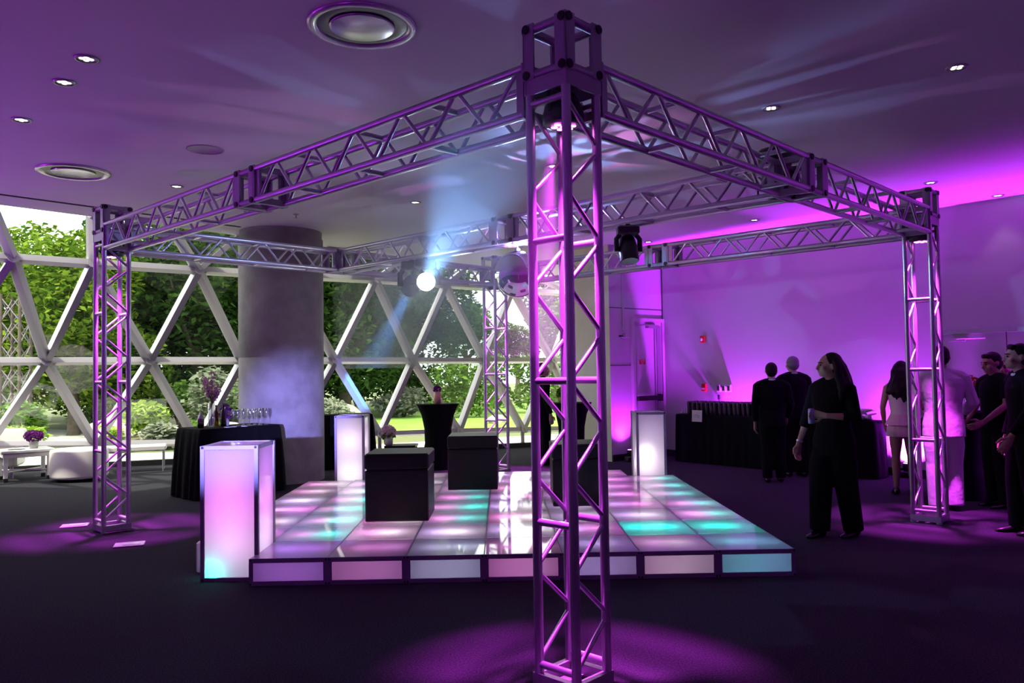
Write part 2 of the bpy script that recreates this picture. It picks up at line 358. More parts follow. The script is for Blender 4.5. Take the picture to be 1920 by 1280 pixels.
# ---------------------------------------------------------------- ceiling fittings
def downlight(x, y, label):
    t = thing('recessed_downlight', label, 'downlight', (x, y, ZC), 0, 'recessed ceiling downlights')
    MB().lathe([(.065, -.012), (.078, -.012), (.082, -.004), (.082, .0), (.065, 0)], 24, caps=False).build('trim_ring', ALU_D, t)
    MB().lathe([(.064, -.003), (.064, -.002)], 24).build('reflector', WHITEP, t)
    b = MB()
    for k in range(4):
        a = k*PI/2+.5; b.lathe([(.017, -.0055), (.017, -.0035)], 10, (.03*math.cos(a), .03*math.sin(a), 0))
    b.build('bulb', E_WARM, t)
    lamp('SPOT', 'downlight_lamp', (0, 0, -.03), 4, (1, .86, .74), t, (0, 0, -1), 70, .6, .04)
    return t
k = (ZC-1.6787)/(3.9-1.6787)
DL = [(-2.94, 5.52, 'nearest downlight at upper left of the ceiling, above the other two of its row'), (-3.34, 5.96, 'middle downlight of the row of three at upper left of the ceiling'), (-4.19, 6.82, 'farthest downlight of the row of three at upper left, near the large round diffuser'),
      (-3.91, 9.34, 'glaring downlight between the large round diffuser and the left truss tower'), (-1.24, 10.43, 'downlight on the ceiling above the concrete column side of the middle truss'),
      (2.26, 6.82, 'downlight on the purple ceiling above the right front truss beam'), (3.37, 5.94, 'largest downlight at upper right of the ceiling, away from the truss'), (5.16, 9.75, 'downlight just above the right truss tower'),
      (6.48, 10.57, 'faint downlight beside the bright wall edge at far right'), (.48, 8.67, 'downlight seen between the legs of the nearest truss tower'), (3.7, 12.07, 'small far downlight seen through the middle truss at right'), (2.42, 14.01, 'farthest small downlight close to the hanging black moving head')]
for x, y, lb in DL: downlight(x*k, y*k, lb)
def diffuser(x, y, r, label):
    t = thing('round_ceiling_diffuser', label, 'ceiling diffuser', (x, y, ZC), 0, 'round ceiling air diffusers')
    MB().lathe([(r, 0), (r, -.012), (r*.93, -.022), (r*.84, -.012), (r*.82, .0)], 48, caps=False).build('outer_ring', mat('diffuser_ring', (.6, .58, .62), .25, .5), t)
    MB().lathe([(r*.82, -.002), (r*.70, -.008), (r*.62, -.004)], 48).build('throat', mat('diffuser_throat', (.03, .03, .035), .3), t)
    MB().lathe([(r*.60, -.009), (r*.60, -.016), (r*.56, -.020), (.01, -.017)], 48).build('centre_disc', mat('diffuser_disc', (.55, .54, .58), .22, .5), t)
diffuser(-.95, 5.18, .355, 'large round air diffuser with dark throat at the top of the photo')
diffuser(-4.82, 8.79, .37, 'large round air diffuser low at left near the ceiling slot')
t = thing('ceiling_speaker', 'flat round grey speaker grille flush with the ceiling left of the truss', 'ceiling speaker', (-3.06, 8.0, ZC))
MB().lathe([(.18, 0), (.18, -.006), (.165, -.008), (.165, -.005), (.01, -.005)], 36).build('grille', mat('speaker_grille', (.35, .34, .36), .8, bump=(400, .4, .004)), t)
for x, y, lb in ((-3.05, 11.35, 'small sprinkler head on the ceiling above the concrete column'), (-2.05, 8.0, 'small sprinkler head behind the left front truss beam')):
    t = thing('sprinkler', lb, 'sprinkler', (x, y, ZC), 0)
    MB().lathe([(.045, 0), (.04, -.012), (.012, -.016), (.01, -.05), (.03, -.052), (.03, -.056)], 14).build('head', ALU_D, t)

# ---------------------------------------------------------------- truss structure
TH = .8062; r_ = V((math.cos(TH), math.sin(TH), 0)); l_ = V((-math.sin(TH), math.cos(TH), 0)); Zv = V((0, 0, 1))
N0 = V((.298, 4.314, 0)); SL, SR = 6.52, 5.977; LC = N0+l_*SL; RC = N0+r_*SR; BC = LC+r_*SR
HW = .127; CR = .0254
def truss_parts(t, o, a, u, w, L, first=0, ends=True):
    """square box truss from o along a: zigzags on the faces with normal +-u, rungs on the faces with normal +-w... all local to thing t"""
    P = lambda s, x, y: o+a*s+u*x+w*y
    for x in (-HW, HW):
        for y in (-HW, HW): MB().tube(P(0, x, y), P(L, x, y), CR, 16).build('chord', ALU, t)
    nb = max(2, round((L-.10)/.254)); st = (L-.10)/nb; g = .028
    for x in (-HW, HW):
        b = MB()
        for k in range(nb):
            y0 = HW if (k+first) % 2 == 0 else -HW
            b.tube(P(.05+st*k+g, x, y0*.88), P(.05+st*(k+1)-g, x, -y0*.88), .0130, 10)
        b.build('side_lattice', ALU, t)
    for y in (-HW, HW):
        for k in range(0, nb+1, 3):
            s = .05+st*k
            if .03 < s < L-.03: MB().tube(P(s, -HW, y), P(s, HW, y), .019, 12).build('rung', ALU, t)
    if ends:
        R = Matrix((a, u, w)).transposed()
        for s in (.007, L-.007):
            b = MB()
            for y in (-1, 1):
                b.box(P(s, 0, y*HW), (.014, .3048, .05), R); b.box(P(s, y*HW, 0), (.014, .05, .21), R)
            q = .03 if s < 1 else -.03
            for y in (-1, 1): b.box(P(s+q, y*HW, 0), (.06, .016, .26), R)
            b.build('end_frame', ALU_D, t)
def beam(A, B, z, label):
    d = B-A; L = d.length; a = d.normalized(); u = V((-a.y, a.x, 0))
    t = thing('truss_beam', label, 'truss beam', A+Zv*z, 0, 'box truss beams of the square frame')
    truss_parts(t, V((0, 0, 0)), a, u, Zv, L)
    return t
def block(c, z, label, name='truss_corner_block', rz=TH):
    t = thing(name, label, 'truss block', (c.x, c.y, z), rz, 'cube blocks joining the trusses')
    h = .1524; b = MB()
    for x in (-1, 1):
        for y in (-1, 1):
            MB().box((x*(h-.038), y*(h-.006), 0), (.076, .012, .3048)).box((x*(h-.006), y*(h-.038), 0), (.012, .076, .3048)).build('upright', ALU_D, t)
    for s in (-1, 1):
        for y in (-1, 1):
            MB().tube((-h, y*(h-.026), s*(h-.026)), (h, y*(h-.026), s*(h-.026)), .0255, 12).build('rail', ALU_D, t); MB().tube((y*(h-.026), -h, s*(h-.026)), (y*(h-.026), h, s*(h-.026)), .0255, 12).build('rail', ALU_D, t)
    for x in (-1, 1):
        for y in (-1, 1):
            for s in (-1, 1):
                MB().tube((x*(h-.026), y*(h-.004), s*(h-.026)), (x*(h-.026), y*(h+.009), s*(h-.026)), .024, 12).build('bolt', BLKM, t); MB().tube((x*(h-.004), y*(h-.026), s*(h-.026)), (x*(h+.009), y*(h-.026), s*(h-.026)), .024, 12).build('bolt', BLKM, t)
    return t
def tower(c, label, plabel):
    t = thing('truss_tower', label, 'truss tower', (c.x, c.y, 0), 0, 'four upright truss towers')
    truss_parts(t, V((0, 0, .075)), Zv, l_, r_, 3.165-.075, 1, False)
    R = Matrix((l_, r_, Zv)).transposed(); b = MB()
    for s in (-1, 1):
        b.box(l_*s*.132+V((0, 0, .05)), (.04, .3048, .062), R); b.box(r_*s*.132+V((0, 0, .05)), (.22, .04, .062), R)
        b.box(l_*s*.055+V((0, 0, .024)), (.07, .26, .006), R)
    for x in (-1, 1):
        for y in (-1, 1): b.tube(l_*x*HW+r_*y*HW+V((0, 0, .0)), l_*x*HW+r_*y*HW+V((0, 0, .03)), .03, 10)
    b.build('base_frame', ALU_D, t); b = MB()
    for s in (-1, 1):
        b.box(l_*s*.142+V((0, 0, 3.205)), (.012, .30, .085), R); b.box(r_*s*.142+V((0, 0, 3.205)), (.28, .012, .085), R)
    b.build('head_frame', ALU_D, t)
    p = thing('par_light', plabel, 'stage light', (c.x, c.y, 3.0), TH, 'magenta lights hung inside the towers')
    MB().lathe([(.085, 0), (.112, .01), (.115, .05), (.10, .11), (.07, .15), (.03, .155)], 24).build('housing', BLK, p)
    b = MB()
    for k in range(7):
        a = k*PI/3; q = 0 if k == 6 else .05; b.lathe([(.019, -.004), (.019, -.002), (.012, .001)], 12, (q*math.cos(a), q*math.sin(a), -.001))
    b.build('led_cluster', E_PINK, p)
    MB().path([(-.118, 0, .06), (-.119, 0, .17), (-.09, 0, .195), (.09, 0, .195), (.119, 0, .17), (.118, 0, .06)], .009, 8).build('yoke', BLKM, p)
    lamp('SPOT', 'par_lamp', (0, 0, -.03), 2900, MAG, p, (0, 0, -1), 46, .8, .05)
    return t
tower(N0, 'silver truss tower nearest the camera, its foot cut by the photo edge', 'magenta light hung inside the head of the nearest truss tower')
tower(LC, 'silver truss tower at far left on the grey carpet before the garden glazing', 'magenta light inside the head of the far left truss tower')
tower(RC, 'silver truss tower at right in front of the man in a white suit', 'magenta light inside the head of the right truss tower')
tower(BC, 'slim farthest truss tower standing behind the lit dance floor', 'magenta light inside the head of the farthest truss tower')
ZB = 3.2025; h = .1524
block(N0, 3.3976, 'cube block topping the nearest truss tower'); block(LC, 3.3976, 'cube block topping the far left truss tower')
block(RC, 3.3976, 'cube block topping the right truss tower'); block(BC, 3.3976, 'cube block topping the farthest truss tower')
M1 = N0+l_*SL/2; M2 = LC+r_*SR/2; M3 = N0+r_*SR/2; M4 = RC+l_*SL/2; CC = M1+r_*SR/2
block(M1, ZB, 'cube block midway along the left front truss beam', 'truss_junction_block'); block(M2, ZB, 'cube block joining the left rear beams beside the concrete column', 'truss_junction_block')
block(M3, ZB, 'cube block midway along the right front truss beam', 'truss_junction_block'); block(M4, ZB, 'cube block midway along the right rear beam before the purple wall', 'truss_junction_block')
block(CC, ZB, 'cube block in the middle of the cross truss above the mirror ball', 'truss_junction_block')
for A, B_, d, lb in ((N0, M1, l_, 'near half of the left front truss beam, running from the nearest tower'), (M1, LC, l_, 'far half of the left front truss beam, ending at the far left tower'),
                     (N0, M3, r_, 'near half of the right front truss beam, running from the nearest tower'), (M3, RC, r_, 'far half of the right front truss beam, ending at the right tower'),
                     (LC, M2, r_, 'left rear truss beam crossing in front of the concrete column'), (M2, BC, r_, 'left rear truss beam between the column side and the farthest tower'),
                     (RC, M4, l_, 'right rear truss beam before the purple wall beside the right tower'), (M4, BC, l_, 'right rear truss beam reaching the farthest tower'),
                     (M2, CC, -l_, 'cross truss half lit blue, from the column side to the middle block'), (CC, M3, -l_, 'cross truss half at right, from the middle block to the front beam')):
    beam(A+d*(h+.001), B_-d*(h+.001), ZB, lb)

# ---------------------------------------------------------------- hung lights and mirror ball
bp = CC+V((.06, -.08, 0))
t = thing('mirror_ball', 'shiny mirror ball hanging under the middle of the cross truss', 'mirror ball', (bp.x, bp.y, 2.72))
mm = mat('mirror_facets', (.92, .94, .97), .06, 1.0)
b = MB(); b.ell((0, 0, 0), .255, 48, 28); b.s = [True]*len(b.s); b.build('ball', mm, t)
MB().lathe([(.03, .25), (.03, .275), (.008, .28), (.006, .335)], 12).build('hanger', ALU_D, t)
def moving_head(c, zt, aim, label, lens_mat, power=None, col=BLU, size=6, cam_dir=None):
    t = thing('moving_head_light', label, 'stage light', (c.x, c.y, zt), 0, 'black moving head lights under the truss')
    MB().rbox((0, 0, -.06), (.26, .2, .11), .02).build('base', BLK, t)
    MB().path([(0, 0, .02), (.0, 0, -.01)], .03, 10).build('clamp', BLKM, t)
    a = V(aim).normalized(); s = V((-a.y, a.x, 0)).normalized()
    for k in (-1, 1): MB().path([s*k*.10+V((0, 0, -.11)), s*k*.145+V((0, 0, -.16)), s*k*.145+V((0, 0, -.31))], [.03, .03, .035], 10).build('yoke_arm', BLK, t)
    c0 = V((0, 0, -.29)); b = MB(); b.path([c0-a*.17, c0-a*.15, c0-a*.02, c0+a*.12, c0+a*.15], [.05, .09, .115, .116, .112], 20); hd = b.build('head', BLK, t)
    MB().path([c0+a*.151, c0+a*.157], [.108, .104], 20).build('lens', lens_mat, hd)
    if power: lamp('SPOT', 'beam_lamp', c0+a*.20, power, col, t, c0+a*2, size, .25, .05)
    return t
def on_cross(s): return M2+(M3-M2)*s
c = on_cross(.275)
moving_head(c, 3.05, (1.20, -7.72, -.10), 'glaring white-blue moving head under the cross truss left of the mirror ball', E_BLUE, 6500, BLU, 5.5)
c2_ = on_cross(.235)
moving_head(c2_, 3.05, (-1.76, 5.97, -1.37), 'added dark moving head right behind the glaring one, its blue beam crossing toward the garden glazing', E_BLUE, 14000, (.10, .34, 1), 7.5)  # second head added to throw the lower blue beam
moving_head(on_cross(.737), 3.05, (.05, -.30, -.92), 'dark moving head hanging under the cross truss right of the nearest tower', mat('dark_lens', (.02, .02, .03), .05)).scale = (.8, .8, .8)
# added patterned lamp beside the mirror ball, standing in for its ceiling flecks
fk = lamp('POINT', 'added_fleck_lamp', (.07, -.05, .28), 240, (1, 1, 1), bpy.data.objects['mirror_ball'], radius=.03)
fk.data.use_nodes = True; ft = fk.data.node_tree; em_ = ft.nodes['Emission']
fc = ft.nodes.new('ShaderNodeTexCoord'); vo = ft.nodes.new('ShaderNodeTexVoronoi'); vo.inputs['Scale'].default_value = 7; vo.inputs['Randomness'].default_value = .6
fr_ = ft.nodes.new('ShaderNodeValToRGB'); ft.links.new(fc.outputs['Normal'], vo.inputs['Vector']); ft.links.new(vo.outputs['Color'], fr_.inputs[0]); ft.links.new(fr_.outputs[0], em_.inputs[0])
els = fr_.color_ramp.elements; els[0].position = 0; els[0].color = (.35, .5, 1, 1); els[1].position = 1; els[1].color = (.35, .3, .8, 1)
for ps, cl in ((.3, (.25, .35, .9, 1)), (.38, (.02, .02, .05, 1)), (.7, (.05, .02, .08, 1)), (.78, (.6, .2, .6, 1))):
    q_ = els.new(ps); q_.color = cl
t = thing('truss_top_spotlight', 'black stage light sitting in the middle block of the right front beam', 'stage light', (M3.x-.16, M3.y+.12, 3.10), 0)
MB().lathe([(.09, 0), (.11, .04), (.11, .22), (.13, .24), (.15, .34), (.13, .37), (.05, .38)], 20).build('housing', BLK, t)
MB().path([(-.15, 0, .1), (-.15, 0, -.03), (.15, 0, -.03), (.15, 0, .1)], .012, 8).build('yoke', BLKM, t)
t = thing('tripod_spotlight', 'stage spotlight on a tripod stand left of the camera, outside the photo', 'stage light', (-1.15, -.6, 0))
MB().tube((0, 0, .5), (0, 0, 1.55), .016, 10).build('pole', BLKM, t)
for k in range(3): MB().tube((0, 0, .75), (.45*math.cos(k*2.094), .45*math.sin(k*2.094), .012), .011, 8).build('leg', BLKM, t)
MB().lathe([(.05, -.16), (.09, -.12), (.09, .12), (.10, .14)], 18).xf(Matrix.Translation((0, 0, 1.66)) @ Matrix.Rotation(-PI/2, 4, 'X')).build('housing', BLK, t)
lamp('SPOT', 'spot_lamp', (0, .16, 1.66), 17000, (.31, .29, 1.0), t, (-2.15, 12.8, 1.0), 10.5, .9, .03)
# ---------------------------------------------------------------- lit dance floor
FA = math.radians(.8); FO = V((-2.12, 6.43, 0)); f1 = V((math.cos(FA), math.sin(FA), 0)); f2 = V((-f1.y, f1.x, 0)); TW, TD, FH = .624, .654, .217
def fpos(u, v, z=0): return FO+f1*(u*TW)+f2*(v*TD)+Zv*z
PNK = (1, .22, .75); LIL = (.72, .42, 1.0); CYN = (.0, .95, .72); WHT = (1, .88, .95)
tile_mesh = {}
def tile(u, v):
    cnt = 8 if v > 0 and v < 7 else 7; idx = u+1 if (0 < v < 7) else u
    rn = ORD[v]; t = thing('dance_floor_panel', 'light-up dance floor panel, %s from the left in the %s row from the front' % (ORD[idx], rn), 'dance floor panel', fpos(u, v), FA, 'light-up dance floor panels')
    def part(key, name, mk, m):
        if key not in tile_mesh:
            me = mk().mesh(name); me.materials.append(m); tile_mesh[key] = me
        o = bpy.data.objects.new(name, tile_mesh[key]); COL.objects.link(o); o.parent = t; return o
    w, d, H = TW, TD, FH
    part('top', 'acrylic_top', lambda: MB().quad((.005, .005, H-.004), (w-.005, .005, H-.004), (w-.005, d-.005, H-.004), (.005, d-.005, H-.004)), ACRY)
    def fr():
        b = MB(); e = .013
        for x in (e/2+.001, w-e/2-.001): b.box((x, d/2, H/2-.004), (e, d-.002, H-.012))
        for y in (e/2+.001, d-e/2-.001): b.box((w/2, y, .009), (w-.03, e, .018)); b.box((w/2, y, H-.017), (w-.03, e, .014))
        b.box((w/2, d/2, .004), (w-.03, d-.03, .006)); return b
    part('frame', 'frame', fr, LBF)
    def back():
        b = MB()
        b.box((w/2, d-.017, H/2), (w-.03, .004, H-.03)); b.box((w/2, .017, H/2), (w-.03, .004, H-.03)) if v else None
        b.box((w/2, d/2, .012), (w-.03, d-.03, .004)); return b
    part('rf%d' % (v > 0), 'reflector_tray', back, INNER)
    if v == 0:
        part('fp', 'front_panel', lambda: MB().quad((.03, .004, .03), (w-.03, .004, .03), (w-.03, .004, H-.03), (.03, .004, H-.03)), ACRY2)
        def ff():
            b = MB(); b.box((w/2, .004, H-.020), (w-.002, .010, .036)); b.box((w/2, .004, .018), (w-.002, .010, .034))
            for x in (.017, w-.017): b.box((x, .004, H/2), (.034, .010, H-.07))
            return b
        part('ff', 'front_frame', ff, LBF)
        def bl():
            b = MB()
            for x in (.012, w-.012):
                for z in (.012, H-.014): b.tube((x, .0, z), (x, -.004, z), .008, 8)
            return b
        part('bl', 'bolt', bl, BLKM)
    rnd = random.Random(u*31+v*7+5); k = rnd.random()
    # two LED heads in each tray, as in the photo: pink, lilac or white, some with a turquoise one
    x1, x2 = (.22+.16*rnd.random())*w, (.55+.2*rnd.random())*w; y1 = d*(.45+.1*rnd.random())
    cs = {0: (PNK, CYN), 1: (PNK, WHT), 2: (LIL, PNK), 3: (LIL, WHT)}
    key = 0 if (u in (2, 6, 0) and k < .8) else (1 if k < .5 else 2 if k < .8 else 3)
    if u == 6 and v == 1: key = 0
    c1, c2 = cs[key]
    if u in (5, 6) and v == 1: c1 = CYN; c2 = CYN
    e1 = (1.5+1.5*rnd.random()); e2 = (1.4+1.7*rnd.random())
    if v == 0:
        e1 = e2 = .75; c1, c2 = [((.55, .16, 1), (.62, .2, 1)), ((1, .25, .85), (.9, .35, .9)), ((.72, .62, 1), (.6, .7, 1)), ((1, .22, .8), (1, .4, .85)), ((.62, .4, 1), (.7, .5, 1)), ((1, .45, .85), (1, .8, .9)), ((.12, .75, .8), (.2, .45, .8))][u]
    lamp('POINT', 'led_lamp', (x1, y1, .085), e1, c1, t, radius=.035); lamp('POINT', 'led_lamp', (x2, y1, .085), e2*(1.2 if c2 == CYN else .9), c2, t, radius=.035)
for v in range(8):
    for u in range(-1, 7):
        if (u, v) in ((-1, 0), (-1, 7), (6, 7)): continue
        tile(u, v)
# ---------------------------------------------------------------- light boxes
def light_box(x, y, w, d, H, label, lamps, rz=FA, top_clip=False):
    t = thing('light_box_pillar', label, 'light box', (x, y, 0), rz, 'glowing acrylic light box pillars')
    e = .022; b = MB()
    for px in (0, w):
        for py in (0, d): b.box((px+(e/2 if px == 0 else -e/2), py+(e/2 if py == 0 else -e/2), H/2), (e*1.5, e*1.5, H-.001))
    for z in (.016, H-.016):
        for py in (e/2, d-e/2): b.box((w/2, py, z), (w-.05, e, .032))
        for px in (e/2, w-e/2): b.box((px, d/2, z), (e, d-.05, .032))
    b.build('frame', LBF, t)
    for nm, c, s in (('front_panel', (w/2, .008, H/2), (w-.05, .006, H-.07)), ('side_panel', (w-.008, d/2, H/2), (.006, d-.05, H-.07)), ('side_panel', (.008, d/2, H/2), (.006, d-.05, H-.07)), ('back_panel', (w/2, d-.008, H/2), (w-.05, .006, H-.07)), ('top_panel', (w/2, d/2, H-.006), (w-.05, d-.05, .008))):
        u_ = [i for i in range(3) if s[i] > .02]; q_ = []
        for a_, b_ in ((-1, -1), (1, -1), (1, 1), (-1, 1)):
            p_ = list(c); p_[u_[0]] += a_*s[u_[0]]/2; p_[u_[1]] += b_*s[u_[1]]/2; q_.append(p_)
        MB().quad(*q_).build(nm, ACRY2, t)
    b = MB()
    for px in (.014, w-.014):
        for z in (.014, H-.014): b.tube((px, -.006, z), (px, -.011, z), .011, 8)
    b.build('corner_screw', BLKM, t)
    if top_clip: MB().lathe([(.03, 0), (.03, .008), (.012, .014)], 14, (w*.5, d*.5, H-.002)).build('cable_cap', ALU_D, t)
    for lo, en, co, ra in lamps: lamp('POINT', 'led_lamp', lo, en, co, t, radius=ra)
    return t
light_box(-2.555, 6.575, .46, .49, 1.10, 'tall glowing pink light box at left corner of the dance floor, turquoise at its foot', [((.22, .25, .62), 3.6, (1, .17, .95), .12), ((.24, .25, .30), 2.6, (1, .62, .95), .10), ((.07, .07, .07), 1.9, CYN, .03), ((.25, .3, .95), 1.3, (.6, .2, 1), .1)], top_clip=True)
light_box(-2.455, 11.06, .40, .45, 1.09, 'white glowing light box at the far left corner of the dance floor by the column', [((.2, .22, .75), 3.6, (1, .76, .98), .12), ((.2, .22, .3), 3.6, (1, .92, .97), .12)])
light_box(1.695, 11.06, .40, .45, 1.075, 'white light box with a bright slanting patch at far right corner of the dance floor', [((.12, .06, .52), 1.6, (1, .9, .97), .04), ((.13, .2, .35), 3.2, (1, .8, .95), .1), ((.2, .25, .8), 1.1, (.8, .6, 1), .1)])
t = thing('cable_box', 'small white connector box on the carpet behind the pink light box', 'box', (-2.62, 6.93, 0), FA)
MB().rbox((0, 0, .14), (.16, .2, .26), .012).build('body', WHITEP, t); MB().rbox((0, 0, .012), (.14, .18, .024), .008).build('foot', BLK, t)

# ---------------------------------------------------------------- black cube seats on the dance floor
def cube_seat(x, y, w, d, label):
    t = thing('cube_seat', label, 'cube seat', (x, y, FH), FA*.3, 'black cube seats on the dance floor')
    MB().rbox((w/2, d/2, .25), (w-.012, d-.012, .50), .008).build('body', CUBE, t)
    MB().rbox((w/2, d/2, .5835), (w, d, .155), .016).build('lid', CUBE, t)
    MB().tube((w-.002, d*.45, .52), (w+.006, d*.45, .52), .012, 8).build('hinge', ALU_D, t)
cube_seat(-1.472, 7.905, .635, .63, 'black cube seat nearest the pink light box on the dance floor')
cube_seat(-.822, 9.92, .625, .62, 'black cube seat in the middle of the dance floor, below the high table')
cube_seat(.408, 8.62, .57, .60, 'black cube seat half hidden behind the nearest truss tower')

# ---------------------------------------------------------------- draped tables
def drape(name, label, x, y, rz, w, d, hgt, folds=26, amp=.018, flare=.05, cat='table'):
    t = thing(name, label, cat, (x, y, 0), rz)
    rings = []; per = 2*(w+d); n = folds*8
    def pt(s):
        s %= per
        if s < w: return V((s, 0)), V((0, -1))
        s -= w
        if s < d: return V((w, s)), V((1, 0))
        s -= d
        if s < w: return V((w-s, d)), V((0, 1))
        s -= w; return V((0, d-s)), V((-1, 0))
    for z, kf in ((.012, 1), (hgt*.35, .8), (hgt*.7, .5), (hgt*.93, .2), (hgt-.012, .05), (hgt, 0)):
        ring = []
        for i in range(n):
            p, nn = pt(per*i/n); c = V((w/2, d/2)); o = (p-c); q = p+nn*(amp*kf*(1+math.sin(2*PI*folds*i/n+.7*math.sin(i*.37)))+flare*kf)
            q += o.normalized()*flare*.35*kf
            if z == hgt: q = p-o.normalized()*.012
            ring.append((q.x, q.y, z))
        rings.append(ring)
    MB().loft(rings).build('tablecloth', CLOTH, t)
    return t
rzr = math.atan2(r_.y, r_.x)
drape('draped_bar_table', 'black draped bar table with flutes in front of the concrete column', -4.2, 10.80, rzr, 1.18, .72, .95, 20)
rw = math.atan2(WD.y, WD.x)
drape('draped_bar_table', 'long black draped bar table full of dark glasses along the purple wall', 2.94, 14.525, rw, 3.6, .36, .85, 46, .012, .02)
drape('draped_side_table', 'black draped side table half hidden between column and white light box', -3.6, 13.95, .30, 1.15, .45, .95, 18)
t = thing('low_side_table', 'low black table with flowers beside the far white light box', 'side table', (-2.0, 14.35, 0))
MB().rbox((0, 0, .37), (.55, .45, .04), .006).build('top', CUBE, t)
for x in (-1, 1):
    for y in (-1, 1): MB().box((x*.24, y*.19, .175), (.04, .04, .35)).build('leg', CUBE, t)
def high_top(x, y, H, rt, label):
    t = thing('cocktail_table', label, 'cocktail table', (x, y, 0))
    MB().lathe([(rt*.86, 0.004), (rt*.82, .1), (rt*.64, .45), (rt*.66, H*.62), (rt*.78, H*.82), (rt*.95, H*.95), (rt, H-.02)], 32).build('stretch_cover', SPAN, t)
    MB().lathe([(rt, H-.02), (rt+.012, H-.012), (rt+.012, H), (.01, H)], 32).build('top', SPAN, t)
high_top(-1.31, 13.98, 1.12, .36, 'high cocktail table in black stretch cover behind the middle cube seat')
high_top(1.02, 14.1, 1.10, .35, 'high cocktail table in black stretch cover seen through the nearest tower')
high_top(5.62, 10.1, 1.08, .34, 'high cocktail table in black cover behind the man in white suit')

# ---------------------------------------------------------------- flowers, bottles, glasses
def petals(c, r, n, s, seed=1, up=.3):
    b = MB(); R = random.Random(seed)
    for _ in range(n):
        d = V((R.gauss(0, 1), R.gauss(0, 1), R.gauss(up, 1))).normalized(); p = V(c)+V((d.x*r[0], d.y*r[1], d.z*r[2]))*(.7+.3*R.random())
        a = d.orthogonal().normalized()*s*(.6+.8*R.random()); e = d.cross(a).normalized()*s*(.5+.5*R.random())
        b.add([p-a*.5, p+e*.4+d*s*.2, p+a*.5+d*s*.1, p-e*.4+d*s*.3], [(0, 1, 2, 3)])
    return b
def vase(x, y, z, name, label, vmat, prof, pet, pm, leaves=None, cat='flower vase'):
    t = thing(name, label, cat, (x, y, z))
    MB().lathe(prof, 18).build('pot', vmat, t)
    pet.build('flowers', pm, t)
    if leaves: leaves.build('leaves', GRN, t)
    return t
vase(-1.31, 13.95, 1.12, 'flower_vase', 'peach vase with a round purple bloom on the high cocktail table', ORAN, [(.03, 0), (.06, .01), (.065, .12), (.06, .20), (.045, .21)], petals((0, 0, .25), (.07, .07, .06), 90, .05, 3), PURP)
vase(-2.22, 14.28, .39, 'flower_pot', 'white pot of pale pink flowers on the low black table', WHITEP, [(.05, 0), (.075, .01), (.085, .12), (.07, .125)], petals((0, 0, .22), (.13, .13, .13), 130, .07, 4), PINKP, petals((0, 0, .16), (.12, .12, .06), 40, .08, 5))
vase(.92, 14.0, 1.10, 'planter_box', 'terracotta planter of green and yellow foliage on the rear cocktail table', TERR, [(.10, 0), (.12, .01), (.13, .09), (.11, .095)], petals((0, 0, .17), (.15, .12, .12), 120, .09, 6), GRN, cat='planter')
vase(5.72, 10.1, 1.08, 'flower_vase', 'vase of red flowers behind the shoulder of the man in white suit', CLEAR, [(.03, 0), (.045, .01), (.05, .18), (.04, .19)], petals((0, 0, .33), (.16, .14, .12), 120, .07, 7), REDP, petals((0, 0, .25), (.10, .1, .08), 40, .08, 8))
def flute(x, y, z, label, group):
    b = MB().lathe([(.03, 0), (.031, .004), (.005, .012), (.004, .08), (.012, .10), (.026, .15), (.027, .20), (.022, .235), (.0205, .235), (.025, .195), (.02, .12), (.003, .10)], 12)
    o = b.build('champagne_flute', CLEAR, None); o.location = (x, y, z); return tag(o, label, 'glass', group)
Fb = V((-4.2, 10.80, 0))
def tb(a, d): p = Fb+r_*a+l_*d; return p.x, p.y
R = random.Random(3); first = None
for i in range(12):
    x, y = tb(.62+.085*(i % 6)+R.uniform(-.01, .01), .16+.16*(i//6)+R.uniform(-.02, .02))
    if first is None: first = flute(x, y, .951, 'clear champagne flute in the cluster on the bar table before the column', 'champagne flutes on the left bar table')
    else:
        c = first.copy(); COL.objects.link(c); c.location = (x, y, .951)
for i, (a, d_) in enumerate(((.42, .12), (.52, .14), (.66, .1))):
    b = MB().lathe([(.045, 0), (.047, .006), (.02, .008)], 16); o = b.build('coaster', WHITEP); x, y = tb(a, d_-.04); o.location = (x, y, .951)
    tag(o, ['leftmost white coaster on the bar table before the column', 'middle white coaster on the bar table before the column', 'white coaster under the flutes on the bar table before the column'][i], 'coaster', 'white coasters')
x, y = tb(.16, .34); t = thing('cocktail_shaker', 'dark cocktail shaker at the left end of the bar table before the column', 'shaker', (x, y, .951))
MB().lathe([(.035, 0), (.042, .01), (.046, .11), (.04, .13)], 18).build('cup', mat('dark_steel', (.10, .10, .10), .25, .9, noise=(60, (.25, .25, .22))), t); MB().lathe([(.04, .13), (.03, .17), (.016, .18), (.018, .21), (.008, .215)], 18).build('lid', ALU_D, t)
def bottle(a, d_, H, m, name, label, rr=.036):
    x, y = tb(a, d_); t = thing(name, label, 'bottle', (x, y, .951))
    MB().lathe([(rr, 0), (rr+.002, .01), (rr, H*.6), (rr*.4, H*.75), (rr*.36, H*.97)], 16).build('bottle_body', m, t); MB().lathe([(rr*.42, H*.93), (rr*.42, H)], 12).build('cap', BLK, t)
bottle(.46, .50, .30, AMBER, 'bottle', 'amber bottle behind the orchid vase on the bar table before the column'); bottle(.50, .36, .33, BOTT, 'bottle', 'tall dark bottle right of the orchid vase on the bar table')
x, y = tb(.34, .40); t = thing('orchid_vase', 'tall glass vase of pale pink orchids on the bar table before the column', 'flower vase', (x, y, .951))
MB().lathe([(.045, 0), (.045, .34), (.043, .34), (.043, .01)], 18).build('glass_cylinder', CLEAR, t)
b = MB(); fl_ = MB(); R = random.Random(9)
